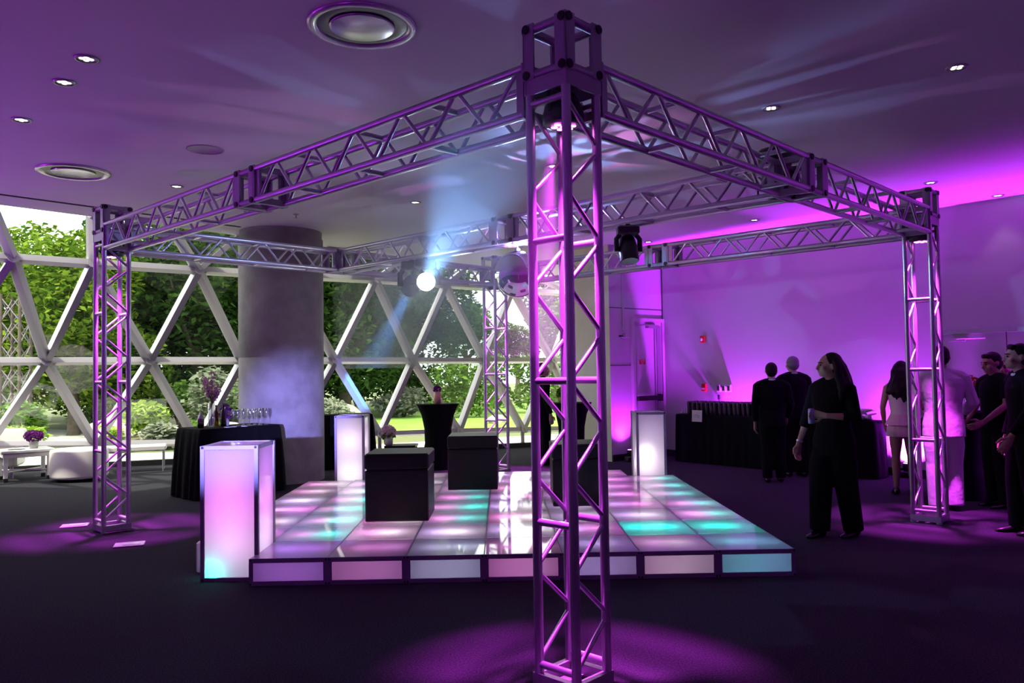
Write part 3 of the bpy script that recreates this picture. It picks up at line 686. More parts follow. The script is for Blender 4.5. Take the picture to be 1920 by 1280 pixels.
for k in range(5):
    a = k*1.3; tip = V((.10*math.cos(a), .10*math.sin(a), .50+.06*k)); b.path([(0, 0, .02), (.01, 0, .3), tip*.8+V((0, 0, .1)), tip], .005, 6)
    for q in range(5):
        p = V((0, 0, .3)).lerp(tip, .4+.15*q); pp = petals(p, (.03, .03, .03), 12, .05, k*9+q); fl_.add(pp.v, pp.f)
b.build('stem', GRN, t); fl_.build('flowers', PINKP, t)
x, y = tb(.58, .46); t = thing('bud_vase', 'small vase of drooping purple stems right of the bottles on the bar table', 'flower vase', (x, y, .951))
MB().lathe([(.05, 0), (.055, .05), (.04, .10), (.03, .10)], 16).build('pot', WHITEP, t); petals((0, 0, .18), (.09, .09, .12), 70, .06, 21).build('flowers', PURP, t)
# glasses on the long bar
Fr = V((2.94, 14.525, 0)); rn_ = V((-WD.y, WD.x, 0))
def tr_(a, d): p = Fr+WD*a+rn_*d; return p.x, p.y
gm = MB().lathe([(.036, 0), (.038, .01), (.042, .12), (.043, .19), (.036, .23), (.033, .23), (.039, .18), (.034, .02)], 12).mesh('wine_glass'); gm.materials.append(DGLASS)
R = random.Random(5)
for row in range(3):
    for i in range(18):
        x, y = tr_(.24+.094*i+R.uniform(-.01, .01), .08+.11*row); o = bpy.data.objects.new('wine_glass', gm); COL.objects.link(o); o.location = (x, y, .851)
        tag(o, 'dark wine glass in the packed rows on the long bar by the purple wall', 'glass', 'wine glasses in rows on the long bar')
tm = MB().lathe([(.028, 0), (.034, .09), (.032, .09), (.026, .006)], 12).mesh('tumbler'); tm.materials.append(CLEAR)
for i in range(3):
    x, y = tr_(.06+.06*i, .1); o = bpy.data.objects.new('tumbler', tm); COL.objects.link(o); o.location = (x, y, .851); tag(o, 'short clear tumbler at the left end of the long bar', 'glass', 'tumblers at the left end of the long bar')
x, y = tr_(.50, -.03); t = thing('menu_card', 'small white menu card leaning on the front of the long bar', 'sign', (x, y, .83), rw)
MB().box((0, -.02, .0), (.21, .006, .20), Matrix.Rotation(-.06, 3, 'X')).build('card', WHITEP, t)
b = MB()
for k in range(2): b.path([(-.05, -.026, .01-.03*k), (-.01, -.026, .02-.03*k), (.03, -.026, .0-.03*k), (.06, -.026, .008-.03*k)], .003, 5)
b.build('handwriting', BLK, t)
x, y = tr_(3.3, .17); t = thing('serving_platter', 'heap of white folded napkins on a tray at the far end of the long bar', 'tray', (x, y, .851), rw)
MB().lathe([(.13, 0), (.2, .015), (.21, .02), (.19, .012)], 28).build('tray', ALU_D, t)
b = MB(); R = random.Random(12)
for k in range(26):
    p = V((R.gauss(0, .10), R.gauss(0, .04), .03+.13*R.random())); b.box(p, (.16, .09, .02), Matrix.Rotation(R.uniform(0, 3), 3, 'Z') @ Matrix.Rotation(R.uniform(-.5, .5), 3, 'X'))
b.build('napkins', SHIRT, t)

# ---------------------------------------------------------------- lounge furniture at left
t = thing('lounge_sofa', 'white low sofa with a flat back at the far left before the glazing', 'sofa', (-9.15, 13.55, 0), .34)
MB().rbox((0, .0, .30), (1.5, .62, .22), .03).build('seat', WHITE, t); MB().rbox((.03, .27, .60), (1.48, .10, .42), .03).build('backrest', WHITE, t)
for x in (-.65, .65): MB().box((x, -.2, .10), (.05, .05, .2)).build('leg', ALU_D, t)
t = thing('lounge_table', 'white lounge table with black feet at the left edge of the photo', 'coffee table', (-8.2, 12.96, 0), .72)
MB().rbox((.33, .25, .485), (.76, .60, .05), .01).build('top', WHITEP, t); MB().rbox((.33, .25, .42), (.70, .54, .07), .01).build('apron', WHITEP, t)
for x in (.02, .64):
    for y in (.02, .48):
        lg = MB().rbox((x, y, .235), (.06, .06, .35), .006).build('leg', WHITEP, t); MB().rbox((x, y, .035), (.065, .065, .068), .006).build('foot', BLK, lg)
b = MB(); b.tube((.02, .02, .16), (.64, .48, .16), .015); b.tube((.64, .02, .16), (.02, .48, .16), .015); b.build('cross_brace', WHITEP, t)
MB().box((0, 0, .004), (.20, .14, .008)).build('tray_book', BLK).location = (-8.15, 13.2, .511); tag(bpy.data.objects['tray_book'], 'thin black folder lying on the white lounge table', 'folder')
vase(-7.98, 13.38, .511, 'flower_pot', 'grey pot of dark purple flowers on the white lounge table', GREYP, [(.055, 0), (.065, .01), (.075, .14), (.065, .145)], petals((0, 0, .20), (.15, .15, .09), 240, .06, 31), PURP)
t = thing('round_ottoman', 'white drum-shaped ottoman beside the far left truss tower', 'ottoman', (-7.12, 13.2, 0))
MB().lathe([(.40, .05), (.425, .06), (.43, .10), (.43, .48), (.415, .51), (.01, .515)], 40).build('drum', WHITE, t)
b = MB()
for k in range(4): b.tube((.3*math.cos(k*PI/2+.6), .3*math.sin(k*PI/2+.6), 0), (.3*math.cos(k*PI/2+.6), .3*math.sin(k*PI/2+.6), .06), .03, 8)
b.build('foot', BLK, t)
t = thing('lounge_bench', 'low white bench on thin legs between the left tower and the bar table', 'bench', (-6.72, 14.25, 0), .36)
MB().rbox((0, 0, .41), (1.05, .45, .09), .015).build('seat', WHITE, t)
for x in (-.48, .48):
    for y in (-.19, .19): MB().tube((x, y, 0), (x, y, .37), .014, 8).build('leg', ALU, t)
b = MB(); b.tube((-.48, -.19, .03), (-.48, .19, .03), .01); b.tube((.48, -.19, .03), (.48, .19, .03), .01); b.build('stretcher', ALU, t)
for x, y, lb in ((-3.84, 8.05, 'metal floor outlet plate on the carpet right of the left truss tower foot'), (-4.97, 9.12, 'metal floor outlet plate on the carpet left of the left truss tower foot')):
    t = thing('floor_outlet', lb, 'floor outlet', (x, y, 0), .35); MB().rbox((0, 0, .008), (.28, .20, .014), .004).build('plate', ALU_D, t); MB().rbox((.02, 0, .017), (.16, .12, .004), .001).build('hatch', ALU, t)

# ---------------------------------------------------------------- violet uplights
def uplight(p, aim, label, power, size=95, rz=0):
    t = thing('uplight', label, 'uplight', (p[0], p[1], 0), rz, 'violet uplights along the walls')
    MB().rbox((0, 0, .05), (.22, .13, .10), .02).build('base', BLK, t); MB().lathe([(.05, .10), (.062, .12), (.062, .20), (.055, .21)], 18).build('housing', BLK, t)
    MB().lathe([(.05, .211), (.05, .215)], 18).build('lens', E_PURP, t)
    lamp('SPOT', 'uplight_lamp', (0, 0, .235), power, VIO, t, Matrix.Rotation(-rz, 3, 'Z') @ V(aim)+V((0, 0, .235)), size, .9, .05)
q = bk(1.24, 0, .22); uplight(q, (.649*-.10, .761*.10, 1), 'violet uplight at the foot of the narrow wall left of the exit door', 230, 120, rzb)
UPS = [(1.93, 'violet uplight behind the long bar left of the two men in suits'), (4.62, 'violet uplight behind the walking woman'), (7.4, 'violet uplight on the right wall beyond the photo edge'), (10.0, 'second violet uplight on the right wall beyond the photo edge'), (13.0, 'third violet uplight on the right wall beyond the photo edge')]
for s, lb in UPS:
    q = wr(s, 0, .10); uplight(q, -WN*.5+V((0, 0, 1)), lb, 1700 if s < 7 else 1100, 150, rw)
uplight((-11.1, 7.5), (.55, .0, 1), 'violet uplight by the left wall beyond the photo edge', 1300, 110)
uplight((-11.1, 4.0), (.5, .0, 1), 'violet uplight by the left wall nearer the camera', 1000, 110)
uplight((-5, -4.2), (0, .55, 1), 'added violet uplight at the wall behind the camera, left', 700, 120)  # unseen uplights added behind the camera to tint the ceiling violet
uplight((4, -4.2), (0, .55, 1), 'added violet uplight at the wall behind the camera, middle', 380, 120)
uplight((12, -4.2), (-.1, .5, 1), 'added violet uplight at the wall behind the camera, right', 380, 120)

# ---------------------------------------------------------------- people
def remesh(mb, name, m, parent, vox=.011, smooth=4, extra=None):
    me = mb.mesh('tmp'); o = bpy.data.objects.new('tmp', me); COL.objects.link(o)
    r = o.modifiers.new('r', 'REMESH'); r.mode = 'VOXEL'; r.voxel_size = vox; r.use_smooth_shade = True
    s = o.modifiers.new('s', 'SMOOTH'); s.iterations = smooth; s.factor = .5
    bpy.context.view_layer.update()
    ev = o.evaluated_get(bpy.context.evaluated_depsgraph_get()); me2 = bpy.data.meshes.new_from_object(ev)
    bpy.data.objects.remove(o); bpy.data.meshes.remove(me)
    if extra is not None:
        import bmesh
        bm = bmesh.new(); bm.from_mesh(me2); em = extra.mesh('tmp2'); bm.from_mesh(em); bm.to_mesh(me2); bm.free(); bpy.data.meshes.remove(em)
    me2.name = name; me2.materials.clear(); me2.materials.append(m)
    me2.polygons.foreach_set('use_smooth', [True]*len(me2.polygons))
    q = bpy.data.objects.new(name, me2); COL.objects.link(q); q.parent = parent
    return q
def hand_mb(mb, wrist, d, side, palm_n, curl, H):
    """palm and five bent fingers growing from the wrist along d; palm_n is where the palm faces"""
    d = V(d).normalized(); n = V(palm_n); n = (n-d*n.dot(d)).normalized(); s = d.cross(n)*side; u = H*.001
    w = V(wrist)
    rings = []
    for t, a, b in ((-14, 15, 12), (8, 18, 12), (40, 24, 12), (62, 25, 10), (68, 22, 7)):
        rings.append([w+d*t*u+s*a*u*math.cos(k*PI/5)+n*b*u*math.sin(k*PI/5) for k in range(10)])
    mb.loft(rings)
    for k, (off, ln) in enumerate(((-17, 37), (-6, 43), (6, 41), (17, 32))):
        p = w+d*62*u+s*off*u; a = curl*.45; pts = [p]
        for seg in (.45, .32, .23):
            a += curl*.5; p = p+(d*math.cos(a)+n*math.sin(a))*ln*seg*u*1.05; pts.append(p)
        mb.path(pts, [6.3*u, 5.9*u, 5.4*u, 3.6*u], 8)
    p = w+d*20*u-s*18*u; t = (d*.7-s*.75+n*.25).normalized(); t2 = (d*.9-s*.2+n*.35).normalized()
    mb.path([p+s*6*u, p+t*22*u, p+t*22*u+t2*20*u, p+t*22*u+t2*33*u], [9*u, 7.6*u, 6.6*u, 4*u], 8)
def person(label, x, y, face, H, o, aL=None, aR=None, stride=0., yaw=0., pitch=0., hair='short', female=False, lean=0., group=None):
    t = thing('person', label, 'person', (x, y, 0), math.radians(face)-PI/2, group)
    S = lambda p: V(p)*H
    sw = .098 if female else .112
    dL = ((-sw-.028, -.015, .645), (-sw-.030, .03, .495), (0, .15, -1)); dR = ((sw+.028, -.015, .645), (sw+.030, .03, .495), (0, .15, -1))
    aL = aL or dL; aR = aR or dR
    sh = [S((-sw, 0, .812)), S((sw, 0, .812))]; el = [S(aL[0]), S(aR[0])]; wr_ = [S(aL[1]), S(aR[1])]
    hipx = .048; legs = []
    for sx_, sg in ((-1, -1), (1, 1)):
        f = stride*sg; legs.append([S((sx_*hipx, 0, .50)), S((sx_*(hipx+.004), f*.55+.012, .285)), S((sx_*(hipx+.008), f-.005, .045))])
    skin = o.get('skin', SKIN); k = .92 if female else 1
    b = MB()
    b.ell(S((0, 0, .735)), tuple(S((.098*k, .062, .105)))); b.ell(S((0, 0, .61)), tuple(S((.082*k, .056, .10)))); b.ell(S((0, 0, .53)), tuple(S((.088, .062, .075))))
    b.path([S((-sw, 0, .80)), S((-.04, 0, .828)), S((.04, 0, .828)), S((sw, 0, .80))], [.030*H, .036*H, .036*H, .030*H], 12)
    b.path([S((0, -.004, .80)), S((0, .004, .85)), S((0, .014, .90))], [.040*H, .031*H*k, .032*H*k], 14)
    for i in (0, 1):
        hd = V((aL, aR)[i][2]).normalized()
        b.path([sh[i], sh[i].lerp(el[i], .4), el[i], el[i].lerp(wr_[i], .35), wr_[i]], [.030*H*k, .028*H*k, .023*H*k, .022*H*k, .0145*H], 12)
        h_, kn, an = legs[i]; b.path([h_, h_.lerp(kn, .5), kn, kn.lerp(an, .35), an], [.052*H, .045*H, .031*H, .031*H, .020*H], 12)
        if o.get('barefoot') : b.path([an, an+S((0, .02, -.025)), an+S((0, .075, -.036))], [.020*H, .020*H, .014*H], 10)
    Rh = Matrix.Translation(S((0, .012, .90))) @ Matrix.Rotation(math.radians(yaw), 4, 'Z') @ Matrix.Rotation(math.radians(pitch), 4, 'X')
    hm = MB(); Q = lambda p: V((p[0], p[1]-.012, p[2]-.90))*H
    hm.ell(Q((0, .010, .943)), tuple(S((.0455, .058, .056))), 18, 12); hm.ell(Q((0, .034, .912)), tuple(S((.036, .037, .046))), 16, 10); hm.ell(Q((0, .057, .884)), tuple(S((.017, .014, .013))))
    hm.path([Q((0, .063, .948)), Q((0, .077, .925)), Q((0, .083, .919)), Q((0, .070, .913))], [.007*H, .0085*H, .0105*H, .008*H], 10)
    hm.ell(Q((0, .070, .901)), tuple(S((.015, .008, .0055)))); hm.ell(Q((0, .069, .894)), tuple(S((.013, .008, .005))))
    hm.ell(Q((0, .058, .953)), tuple(S((.032, .013, .008))))
    for s_ in (-1, 1):
        hm.ell(Q((s_*.046, .006, .930)), tuple(S((.007, .013, .019)))); hm.ell(Q((s_*.028, .052, .917)), tuple(S((.014, .014, .012))))
    hm.xf(Rh); b.add(hm.v, hm.f, True)
    hands = MB()
    for i in (0, 1):
        a = (aL, aR)[i]; hand_mb(hands, wr_[i], a[2], (1, -1)[i], a[3] if len(a) > 3 else ((1, 0, 0), (-1, 0, 0))[i], a[4] if len(a) > 4 else .45, H*1.0)
    remesh(b, 'body', skin, t, .0095, 3, hands)
    for s_ in (-1, 1):
        MB().ell(Q((s_*.0185, .0665, .936)), tuple(S((.008, .004, .0042))), 10, 6).xf(Rh).build('eye', HAIR, t)
        MB().path([Q((s_*.032, .060, .9475)), Q((s_*.02, .069, .950)), Q((s_*.008, .070, .947))], [.002*H, .003*H, .0025*H], 6).xf(Rh).build('eyebrow', HAIR, t)
    # hair
    hb = MB(); hm_ = HAIRG if hair == 'grey' else HAIR
    hb.ell(Q((0, .000, .950)), tuple(S((.050, .056, .056 if hair != 'grey' else .052))), 18, 12); hb.ell(Q((0, -.014, .925)), tuple(S((.047, .045, .045))), 16, 10)
    if hair == 'quiff': hb.path([Q((-.03, .036, .982)), Q((0, .048, .986)), Q((.03, .036, .982))], [.017*H]*3, 10)
    if hair == 'long':
        RH = random.Random(int(x*10)); W = lambda: RH.uniform(-.010, .010)
        for k_ in range(22):
            a_ = PI*(1.02+k_/21*.96*1.0) if k_ < 22 else 0; cx, cyy = math.cos(a_), math.sin(a_); ln = .705+.05*abs(cx)+RH.uniform(-.02, .03)
            hb.path([Q((cx*.034, cyy*.030, .972)), Q((cx*.050+W(), cyy*.050-.006, .925)), Q((cx*.062+W(), cyy*.062-.012+W(), .868)), Q((cx*.082+W(), cyy*.066-.016+W(), .812)), Q((cx*.090+W(), cyy*.062-.020+W(), .765)), Q((cx*.084+W(), cyy*.056-.018+W(), ln))], [.016*H, .019*H, .020*H, .020*H, .018*H, .006*H], 8)
    hb.xf(Rh); remesh(hb, 'hair', hm_, t, .009, 2)
    # clothes
    top = o.get('top')
    if top:
        tm_, hem, slv, loose = top
        b = MB(); rings = []
        prof = [(hem, .108, .080), (.53, .106, .077), (.60, .094*k, .068), (.66, .098*k, .070), (.72, .110*k, .077), (.77, .116*k, .076), (.805, .108*k, .066), (.832, .066, .050), (.848, .042, .041)]
        for z, a, c in [q for q in prof if q[0] >= hem]:
            rings.append([S((a*loose*math.cos(2*PI*i/28), c*loose*math.sin(2*PI*i/28)-.004, z)) for i in range(28)])
        b.loft(rings); b.path([S((-sw, 0, .805)), S((-.04, -.002, .826)), S((.04, -.002, .826)), S((sw, 0, .805))], [.041*H, .046*H, .046*H, .041*H], 14)
        for i in (0, 1):
            e2 = el[i]; w2 = e2.lerp(wr_[i], slv) if slv > 0 else sh[i].lerp(e2, 1+slv)
            b.ell(sh[i]+S((0, 0, -.008)), (.040*H, .042*H, .036*H))
            if slv > 0: b.path([sh[i], sh[i].lerp(e2, .5), e2, w2], [.041*H, .037*H, .033*H*loose, .027*H*loose], 14)
            else: b.path([sh[i], w2], [.041*H, .036*H], 14)
        remesh(b, o.get('topname', 'jacket'), tm_, t, .0105, 3)
        if o.get('collar'):
            MB().path([S((.040*math.cos(a), .037*math.sin(a)+.003, .848+.010*math.cos(a+PI/2))) for a in (2*PI*q/20 for q in range(21))], .0085*H, 8).build('collar', o['collar'], t)
        if o.get('cuffs'):
            b = MB()
            for i in (0, 1): b.path([wr_[i].lerp(el[i], .16), wr_[i].lerp(el[i], .03)], .0215*H, 12)
            b.build('shirt_cuff', o['cuffs'], t)
    leg = o.get('legs')
    if leg:
        lm, wk = leg; b = MB()
        b.loft([[S((a*math.cos(2*PI*i/24), c*math.sin(2*PI*i/24)-.003, z)) for i in range(24)] for z, a, c in ((.45, .060, .058), (.49, .098, .076), (.53, .103, .075), (.575, .090, .066))])
        for h_, kn, an in legs: b.path([h_, h_.lerp(kn, .5), kn, kn.lerp(an, .5), an+S((0, 0, -.012))], [.062*H, .057*H*wk, .047*H*wk, .044*H*wk, .041*H*wk], 16)
        remesh(b, 'trousers', lm, t, .0105, 3)
    if o.get('dress'):
        d1, d2 = o['dress']; b = MB()
        b.loft([[S((a*math.cos(2*PI*i/28), c*math.sin(2*PI*i/28), z)) for i in range(28)] for z, a, c in ((.575, .092, .070), (.62, .082, .062), (.68, .090, .068), (.74, .098, .074), (.775, .094, .066))]).build('bodice', d1, t)
        b = MB()
        for z0, z1, a0, a1 in ((.60, .52, .086, .122), (.545, .435, .098, .118)):
            b.loft([[S(((a+.006*q*math.sin(i*2.3))*math.cos(2*PI*i/48), (a*.78+.006*q*math.sin(i*2.3))*math.sin(2*PI*i/48), z)) for i in range(48)] for z, a, q in ((z0, a0, 0), ((z0+z1)/2, (a0+a1)/2, .6), (z1, a1, 1))])
        b.build('ruffled_skirt', d2, t)
    if o.get('shoe'):
        for h_, kn, an in legs:
            b = MB(); c = V((an.x, an.y, 0)); rings = []
            for yy, w_, z_ in ((-.038, .012, .030), (-.030, .022, .045), (0, .024, .052), (.035, .026, .036), (.072, .027, .026), (.098, .020, .020), (.108, .008, .012)):
                rings.append([c+S((w_*math.cos(2*PI*i/14), yy, max(0, z_*.5+z_*.5*math.sin(2*PI*i/14)*1.0))) for i in range(14)])
            b.loft(rings).build('shoe', o['shoe'], t)
    if o.get('bracelet'):
        i, m_ = o['bracelet']; MB().path([wr_[i].lerp(el[i], .10), wr_[i].lerp(el[i], .04)], .0185*H, 12).build('bracelet', m_, t)
    return t
SU = dict(top=(SUIT, .47, .90, 1.0), legs=(SUIT, 1.0), shoe=SHOE, collar=SHIRT)
person('man with short dark hair in a black suit, back turned, at the long bar', 3.79, 11.75, 78, 1.73, SU, aR=((.150, .00, .65), (.125, .10, .53), (0, .6, -.8)), stride=.02)
person('man with grey cropped hair in a black suit, back turned, right of another suited man', 4.30, 12.30, 96, 1.83, SU, hair='grey', aL=((-.140, .01, .65), (-.10, .11, .53), (.2, .6, -.6)), stride=-.02)
w = person('woman in black with long dark hair walking left past the dance floor, holding a can', 3.16, 7.95, 214, 1.80, dict(top=(SUIT, .44, .42, 1.12), legs=(SUIT, 1.32), shoe=SHOE, bracelet=(1, ALU)), female=True, hair='long', yaw=-42, stride=.07,
           aL=((-.150, .02, .655), (-.045, .135, .665), (.9, .25, .1), (.1, .9, -.2), 1.1), aR=((.150, .01, .65), (.185, .05, .50), (.15, .1, -1), (-1, .2, 0), .5))
H_ = 1.80
t = thing('drink_can', 'slim violet drink can held by the walking woman in black', 'can', (0, 0, 0)); cq = Matrix.Rotation(math.radians(214)-PI/2, 4, 'Z') @ V((.020*H_, .162*H_, .66*H_)); t.location = (3.16+cq.x, 7.95+cq.y, cq.z-.07)
MB().lathe([(.026, 0), (.030, .006), (.030, .13), (.026, .145), (.025, .145)], 18).build('can_body', mat('violet_can_paint', (.40, .34, .62), .3, .5), t); MB().lathe([(.024, .143), (.01, .144)], 16).build('can_top', ALU, t)
person('man in a white suit with short dark hair, back turned, behind the right truss tower', 4.93, 9.22, 72, 1.88, dict(top=(SUITW, .45, .88, 1.10), legs=(SUITW, 1.16), shoe=SHOE, skin=SKIND), stride=.03, yaw=-8,
       aL=((-.165, .0, .655), (-.115, .10, .56), (.5, .8, -.1)), aR=((.165, .0, .66), (.130, .115, .585), (-.3, .9, -.1)))
person('man in a black polo shirt facing left, forearms forward, between white and black suits', 5.66, 9.42, 186, 1.80, dict(top=(SUIT, .49, -.25, 1.06), topname='polo_shirt', legs=(SUIT, 1.05), shoe=SHOE), hair='quiff', pitch=-12,
       aL=((-.135, .03, .665), (-.075, .145, .555), (.3, .8, -.4)), aR=((.135, .03, .665), (.08, .14, .565), (-.3, .8, -.4)))
person('woman with tied dark hair looking between the men in black polo and black suit', 6.18, 10.1, 232, 1.73, dict(top=(SUIT, .46, .5, 1.0), topname='blouse', legs=(SUIT, 1.0), shoe=SHOE), female=True)
person('man in a black suit with white collar at the right edge, facing left', 5.02, 7.92, 170, 1.86, dict(SU, collar=SHIRT), hair='quiff', yaw=-8, stride=.03, aL=((-.135, .02, .65), (-.10, .10, .52), (0, .5, -.9)))
person('woman with long dark hair in a pale ruffled dress, back turned, behind the tower', 5.06, 10.45, 70, 1.72, dict(dress=(CREAMD, PINKD), shoe=SHOE, skin=SKIND), female=True, hair='long', aL=((-.135, .0, .65), (-.12, .08, .52), (.2, .5, -.8)))
person('person dressed in black standing before the glazing, seen through the nearest tower', 0.52, 14.3, 20, 1.80, SU, stride=.01)
# ---------------------------------------------------------------- garden outside the glazing
GZ = -.10
b = MB(); b.quad((-70, 8, GZ), (-70, 110, GZ), (60, 110, GZ), (60, 8, GZ)); struct('ground', b, mat('garden_soil_and_groundcover', (.10, .16, .04), .95, noise=(.5, (.16, .15, .07), 6)))
g0 = [V((-19, 11.2, 0))]+[V(g) for g in G_]+[V((6, 19.8, 0))]; b = MB(); n_ = len(g0)
off = [g+V((-.33, .94, 0))*w_ for g, w_ in zip(g0, [4.2, 4.2, 4.0, 3.6, 3.2, 3.0, 3.0, 3.2, 3.4, 3.6, 4])]
ptz = [(p.x, p.y, GZ+.03) for p in g0]+[(p.x, p.y, GZ+.03) for p in off]
b.add(ptz, [(i, i+1, n_+i+1, n_+i) for i in range(n_-1)]); struct('path', b, mat('pale_concrete_paving', (.74, .70, .58), .85, noise=(1.2, (.66, .62, .52), 5)))
b = MB(); b.add([(-8.5, 22.8, GZ+.02), (5, 23.6, GZ+.02), (7, 44, GZ+.02), (-7, 43, GZ+.02), (-9.5, 34, GZ+.02)], [(0, 1, 2, 3, 4)][:1])
struct('lawn', b, mat('mown_lawn', (.17, .33, .03), .9, noise=(1.5, (.22, .40, .05), 6), bump=(60, .5, .02)))
b = MB(); b.add([(-24, 22, GZ+.02), (-14.5, 20.5, GZ+.02), (-11.5, 22.6, GZ+.02), (-15, 27, GZ+.02), (-20, 30, GZ+.02), (-27, 29, GZ+.02)], [(0, 1, 2, 3, 4, 5)]); struct('path_branch', b, mat('pale_stone_flags', (.62, .62, .52), .85, noise=(.8, (.52, .55, .47), 4)))
BARK = mat('tree_bark', (.11, .085, .065), .9, noise=(6, (.07, .055, .045)), bump=(20, .5, .03))
L1 = leaf_mat('sunlit_maple_leaf', (.035, .10, .008), (.22, .32, .035)); L2 = leaf_mat('shaded_oak_leaf', (.02, .055, .010), (.07, .14, .028)); L3 = leaf_mat('mid_green_leaf', (.07, .16, .02), (.16, .28, .05)); L4 = leaf_mat('lime_shrub_leaf', (.20, .34, .03), (.36, .48, .10)); L5 = leaf_mat('grey_green_leaf', (.16, .20, .13), (.28, .30, .22))  # maple green bright with painted sun, oak green dark with painted shade
def leaves(blobs, n, s, seed, droop=0., shell=.55):
    b = MB(); R = random.Random(seed); tot = sum(q[3]**2 for q in blobs)
    for bx, by, bz, br, sq in blobs:
        for _ in range(int(n*br*br/tot)):
            d = V((R.gauss(0, 1), R.gauss(0, 1), R.gauss(.15, 1))).normalized(); rr = br*(shell+(1-shell)*R.random()**.5)
            p = V((bx+d.x*rr, by+d.y*rr, bz+d.z*rr*sq))
            a = V((R.gauss(0, 1), R.gauss(0, 1), R.gauss(-droop, .5))).normalized(); e = a.cross(V((R.gauss(0, .5), R.gauss(0, .5), 1))).normalized(); q = s*(.6+.8*R.random())
            b.add([p-a*q*.5, p+e*q*.32+V((0, 0, q*.06)), p+a*q*.55, p-e*q*.32+V((0, 0, q*.06))], [(0, 1, 2, 3)])
    return b
def trunk(h, r, R, n=5, spread=1.6):
    b = MB(); b.path([(0, 0, -.1), (.05*h*R.uniform(-.3, .3), 0, h*.4), (0, 0, h)], [r*1.25, r, r*.7], 12)
    for k in range(n):
        a = k*2*PI/n+R.random(); z0 = h*(.55+.4*R.random()); L = spread*(.7+.6*R.random())
        b.path([(0, 0, z0), (L*.5*math.cos(a), L*.5*math.sin(a), z0+L*.5), (L*math.cos(a), L*math.sin(a), z0+L*1.1)], [r*.5, r*.35, r*.12], 8)
    return b
protos = {}
def tree(kind, x, y, sc, label, rz=0):
    if kind not in protos:
        R = random.Random(len(protos)+40)
        spec = {'maple': (L1, 9, 3.3, 1.0, 12000, .25), 'oak': (L2, 11, 3.9, 1.0, 20000, .25), 'small': (L3, 6, 1.7, .9, 6500, .18)}[kind]
        m, nb, rad, sq, n, s = spec; bl = []
        hz = {'maple': 4.4, 'oak': 4.7, 'small': 3.4}[kind]
        for k in range(nb):
            a = k*2.4; q = rad*.62*math.sqrt((k+.5)/nb); bl.append((q*math.cos(a), q*math.sin(a), hz+R.uniform(-.62, .6)*rad, rad*R.uniform(.42, .6), .95))
        me = leaves(bl, n, s, len(protos)+3).mesh('crown'); me.materials.append(m)
        tm_ = trunk(hz*.75, .045*hz, R, 6, rad*.55).mesh('trunk'); tm_.materials.append(BARK); protos[kind] = (me, tm_)
    t = thing('tree', label, 'tree', (x, y, GZ), rz, 'garden trees'); t.scale = (sc, sc, sc)
    for nm, me in zip(('crown', 'trunk'), protos[kind]):
        o = bpy.data.objects.new(nm, me); COL.objects.link(o); o.parent = t
for kd, x, y, sc, lb, rz in (
    ('maple', -17.2, 25.5, .90, 'bright yellow-green tree at the far left edge beyond the glazing', 0), ('maple', -13.4, 24.5, .80, 'bright green tree just left of the left truss tower beyond the glazing', 1.1),
    ('oak', -11.4, 29, 1.0, 'dark tree right of the left truss tower beyond the glazing', 2), ('oak', -16.5, 34, .95, 'dark tree behind the bright trees at left', .4), ('oak', -8.6, 33, 1.05, 'dark tree hidden partly by the concrete column at its left', 1.4),
    ('oak', -6.6, 31.5, 1.0, 'large dark tree just right of the concrete column', 3.1), ('oak', -4.9, 36, .9, 'dark leafy tree behind the glaring stage light', 4.2), ('maple', -21.5, 31, .98, 'tall bright tree behind the far left sofa', 2.2),
    ('small', -2.55, 44, 1.15, 'small round tree against the pale sky beside the farthest tower', .5), ('small', 2.0, 38, 1.3, 'leafy tree seen through the right side of the nearest tower', 1.9), ('small', .3, 52, 1.0, 'small far tree against the pale sky right of the farthest tower', 2.9), ('oak', -13.0, 40, 1.15, 'dark background tree filling the gap left of the column', 5),
    ('oak', -21, 40, .95, 'dark tree deep behind the bright trees at the far left', 3), ('oak', -8.2, 43, 1.1, 'dark tree deep behind the concrete column', 5.5), ('oak', -14.8, 29.5, .8, 'shaded tree behind the left truss tower', 4)):
    tree(kd, x, y, sc, lb, rz)
def shrub(x, y, r, h, m, label, seed, n=900, s=.16, name='shrub', cat='shrub', blobs=None, droop=0):
    t = thing(name, label, cat, (x, y, GZ), 0, 'garden shrubs')
    bl = blobs or [(R2.uniform(-.4, .4)*r, R2.uniform(-.4, .4)*r, h*(.35+.35*R2.random()), r*R2.uniform(.5, .7), h/r*.6) for R2 in (random.Random(seed+q) for q in range(5))]
    leaves(bl, n, s, seed, droop, .35).build('foliage', m, t)
    b = MB(); R = random.Random(seed)
    for k in range(4): b.path([(0, 0, -.05), (R.uniform(-.3, .3)*r, R.uniform(-.3, .3)*r, h*.5)], [.03, .015], 6)
    b.build('stems', BARK, t)
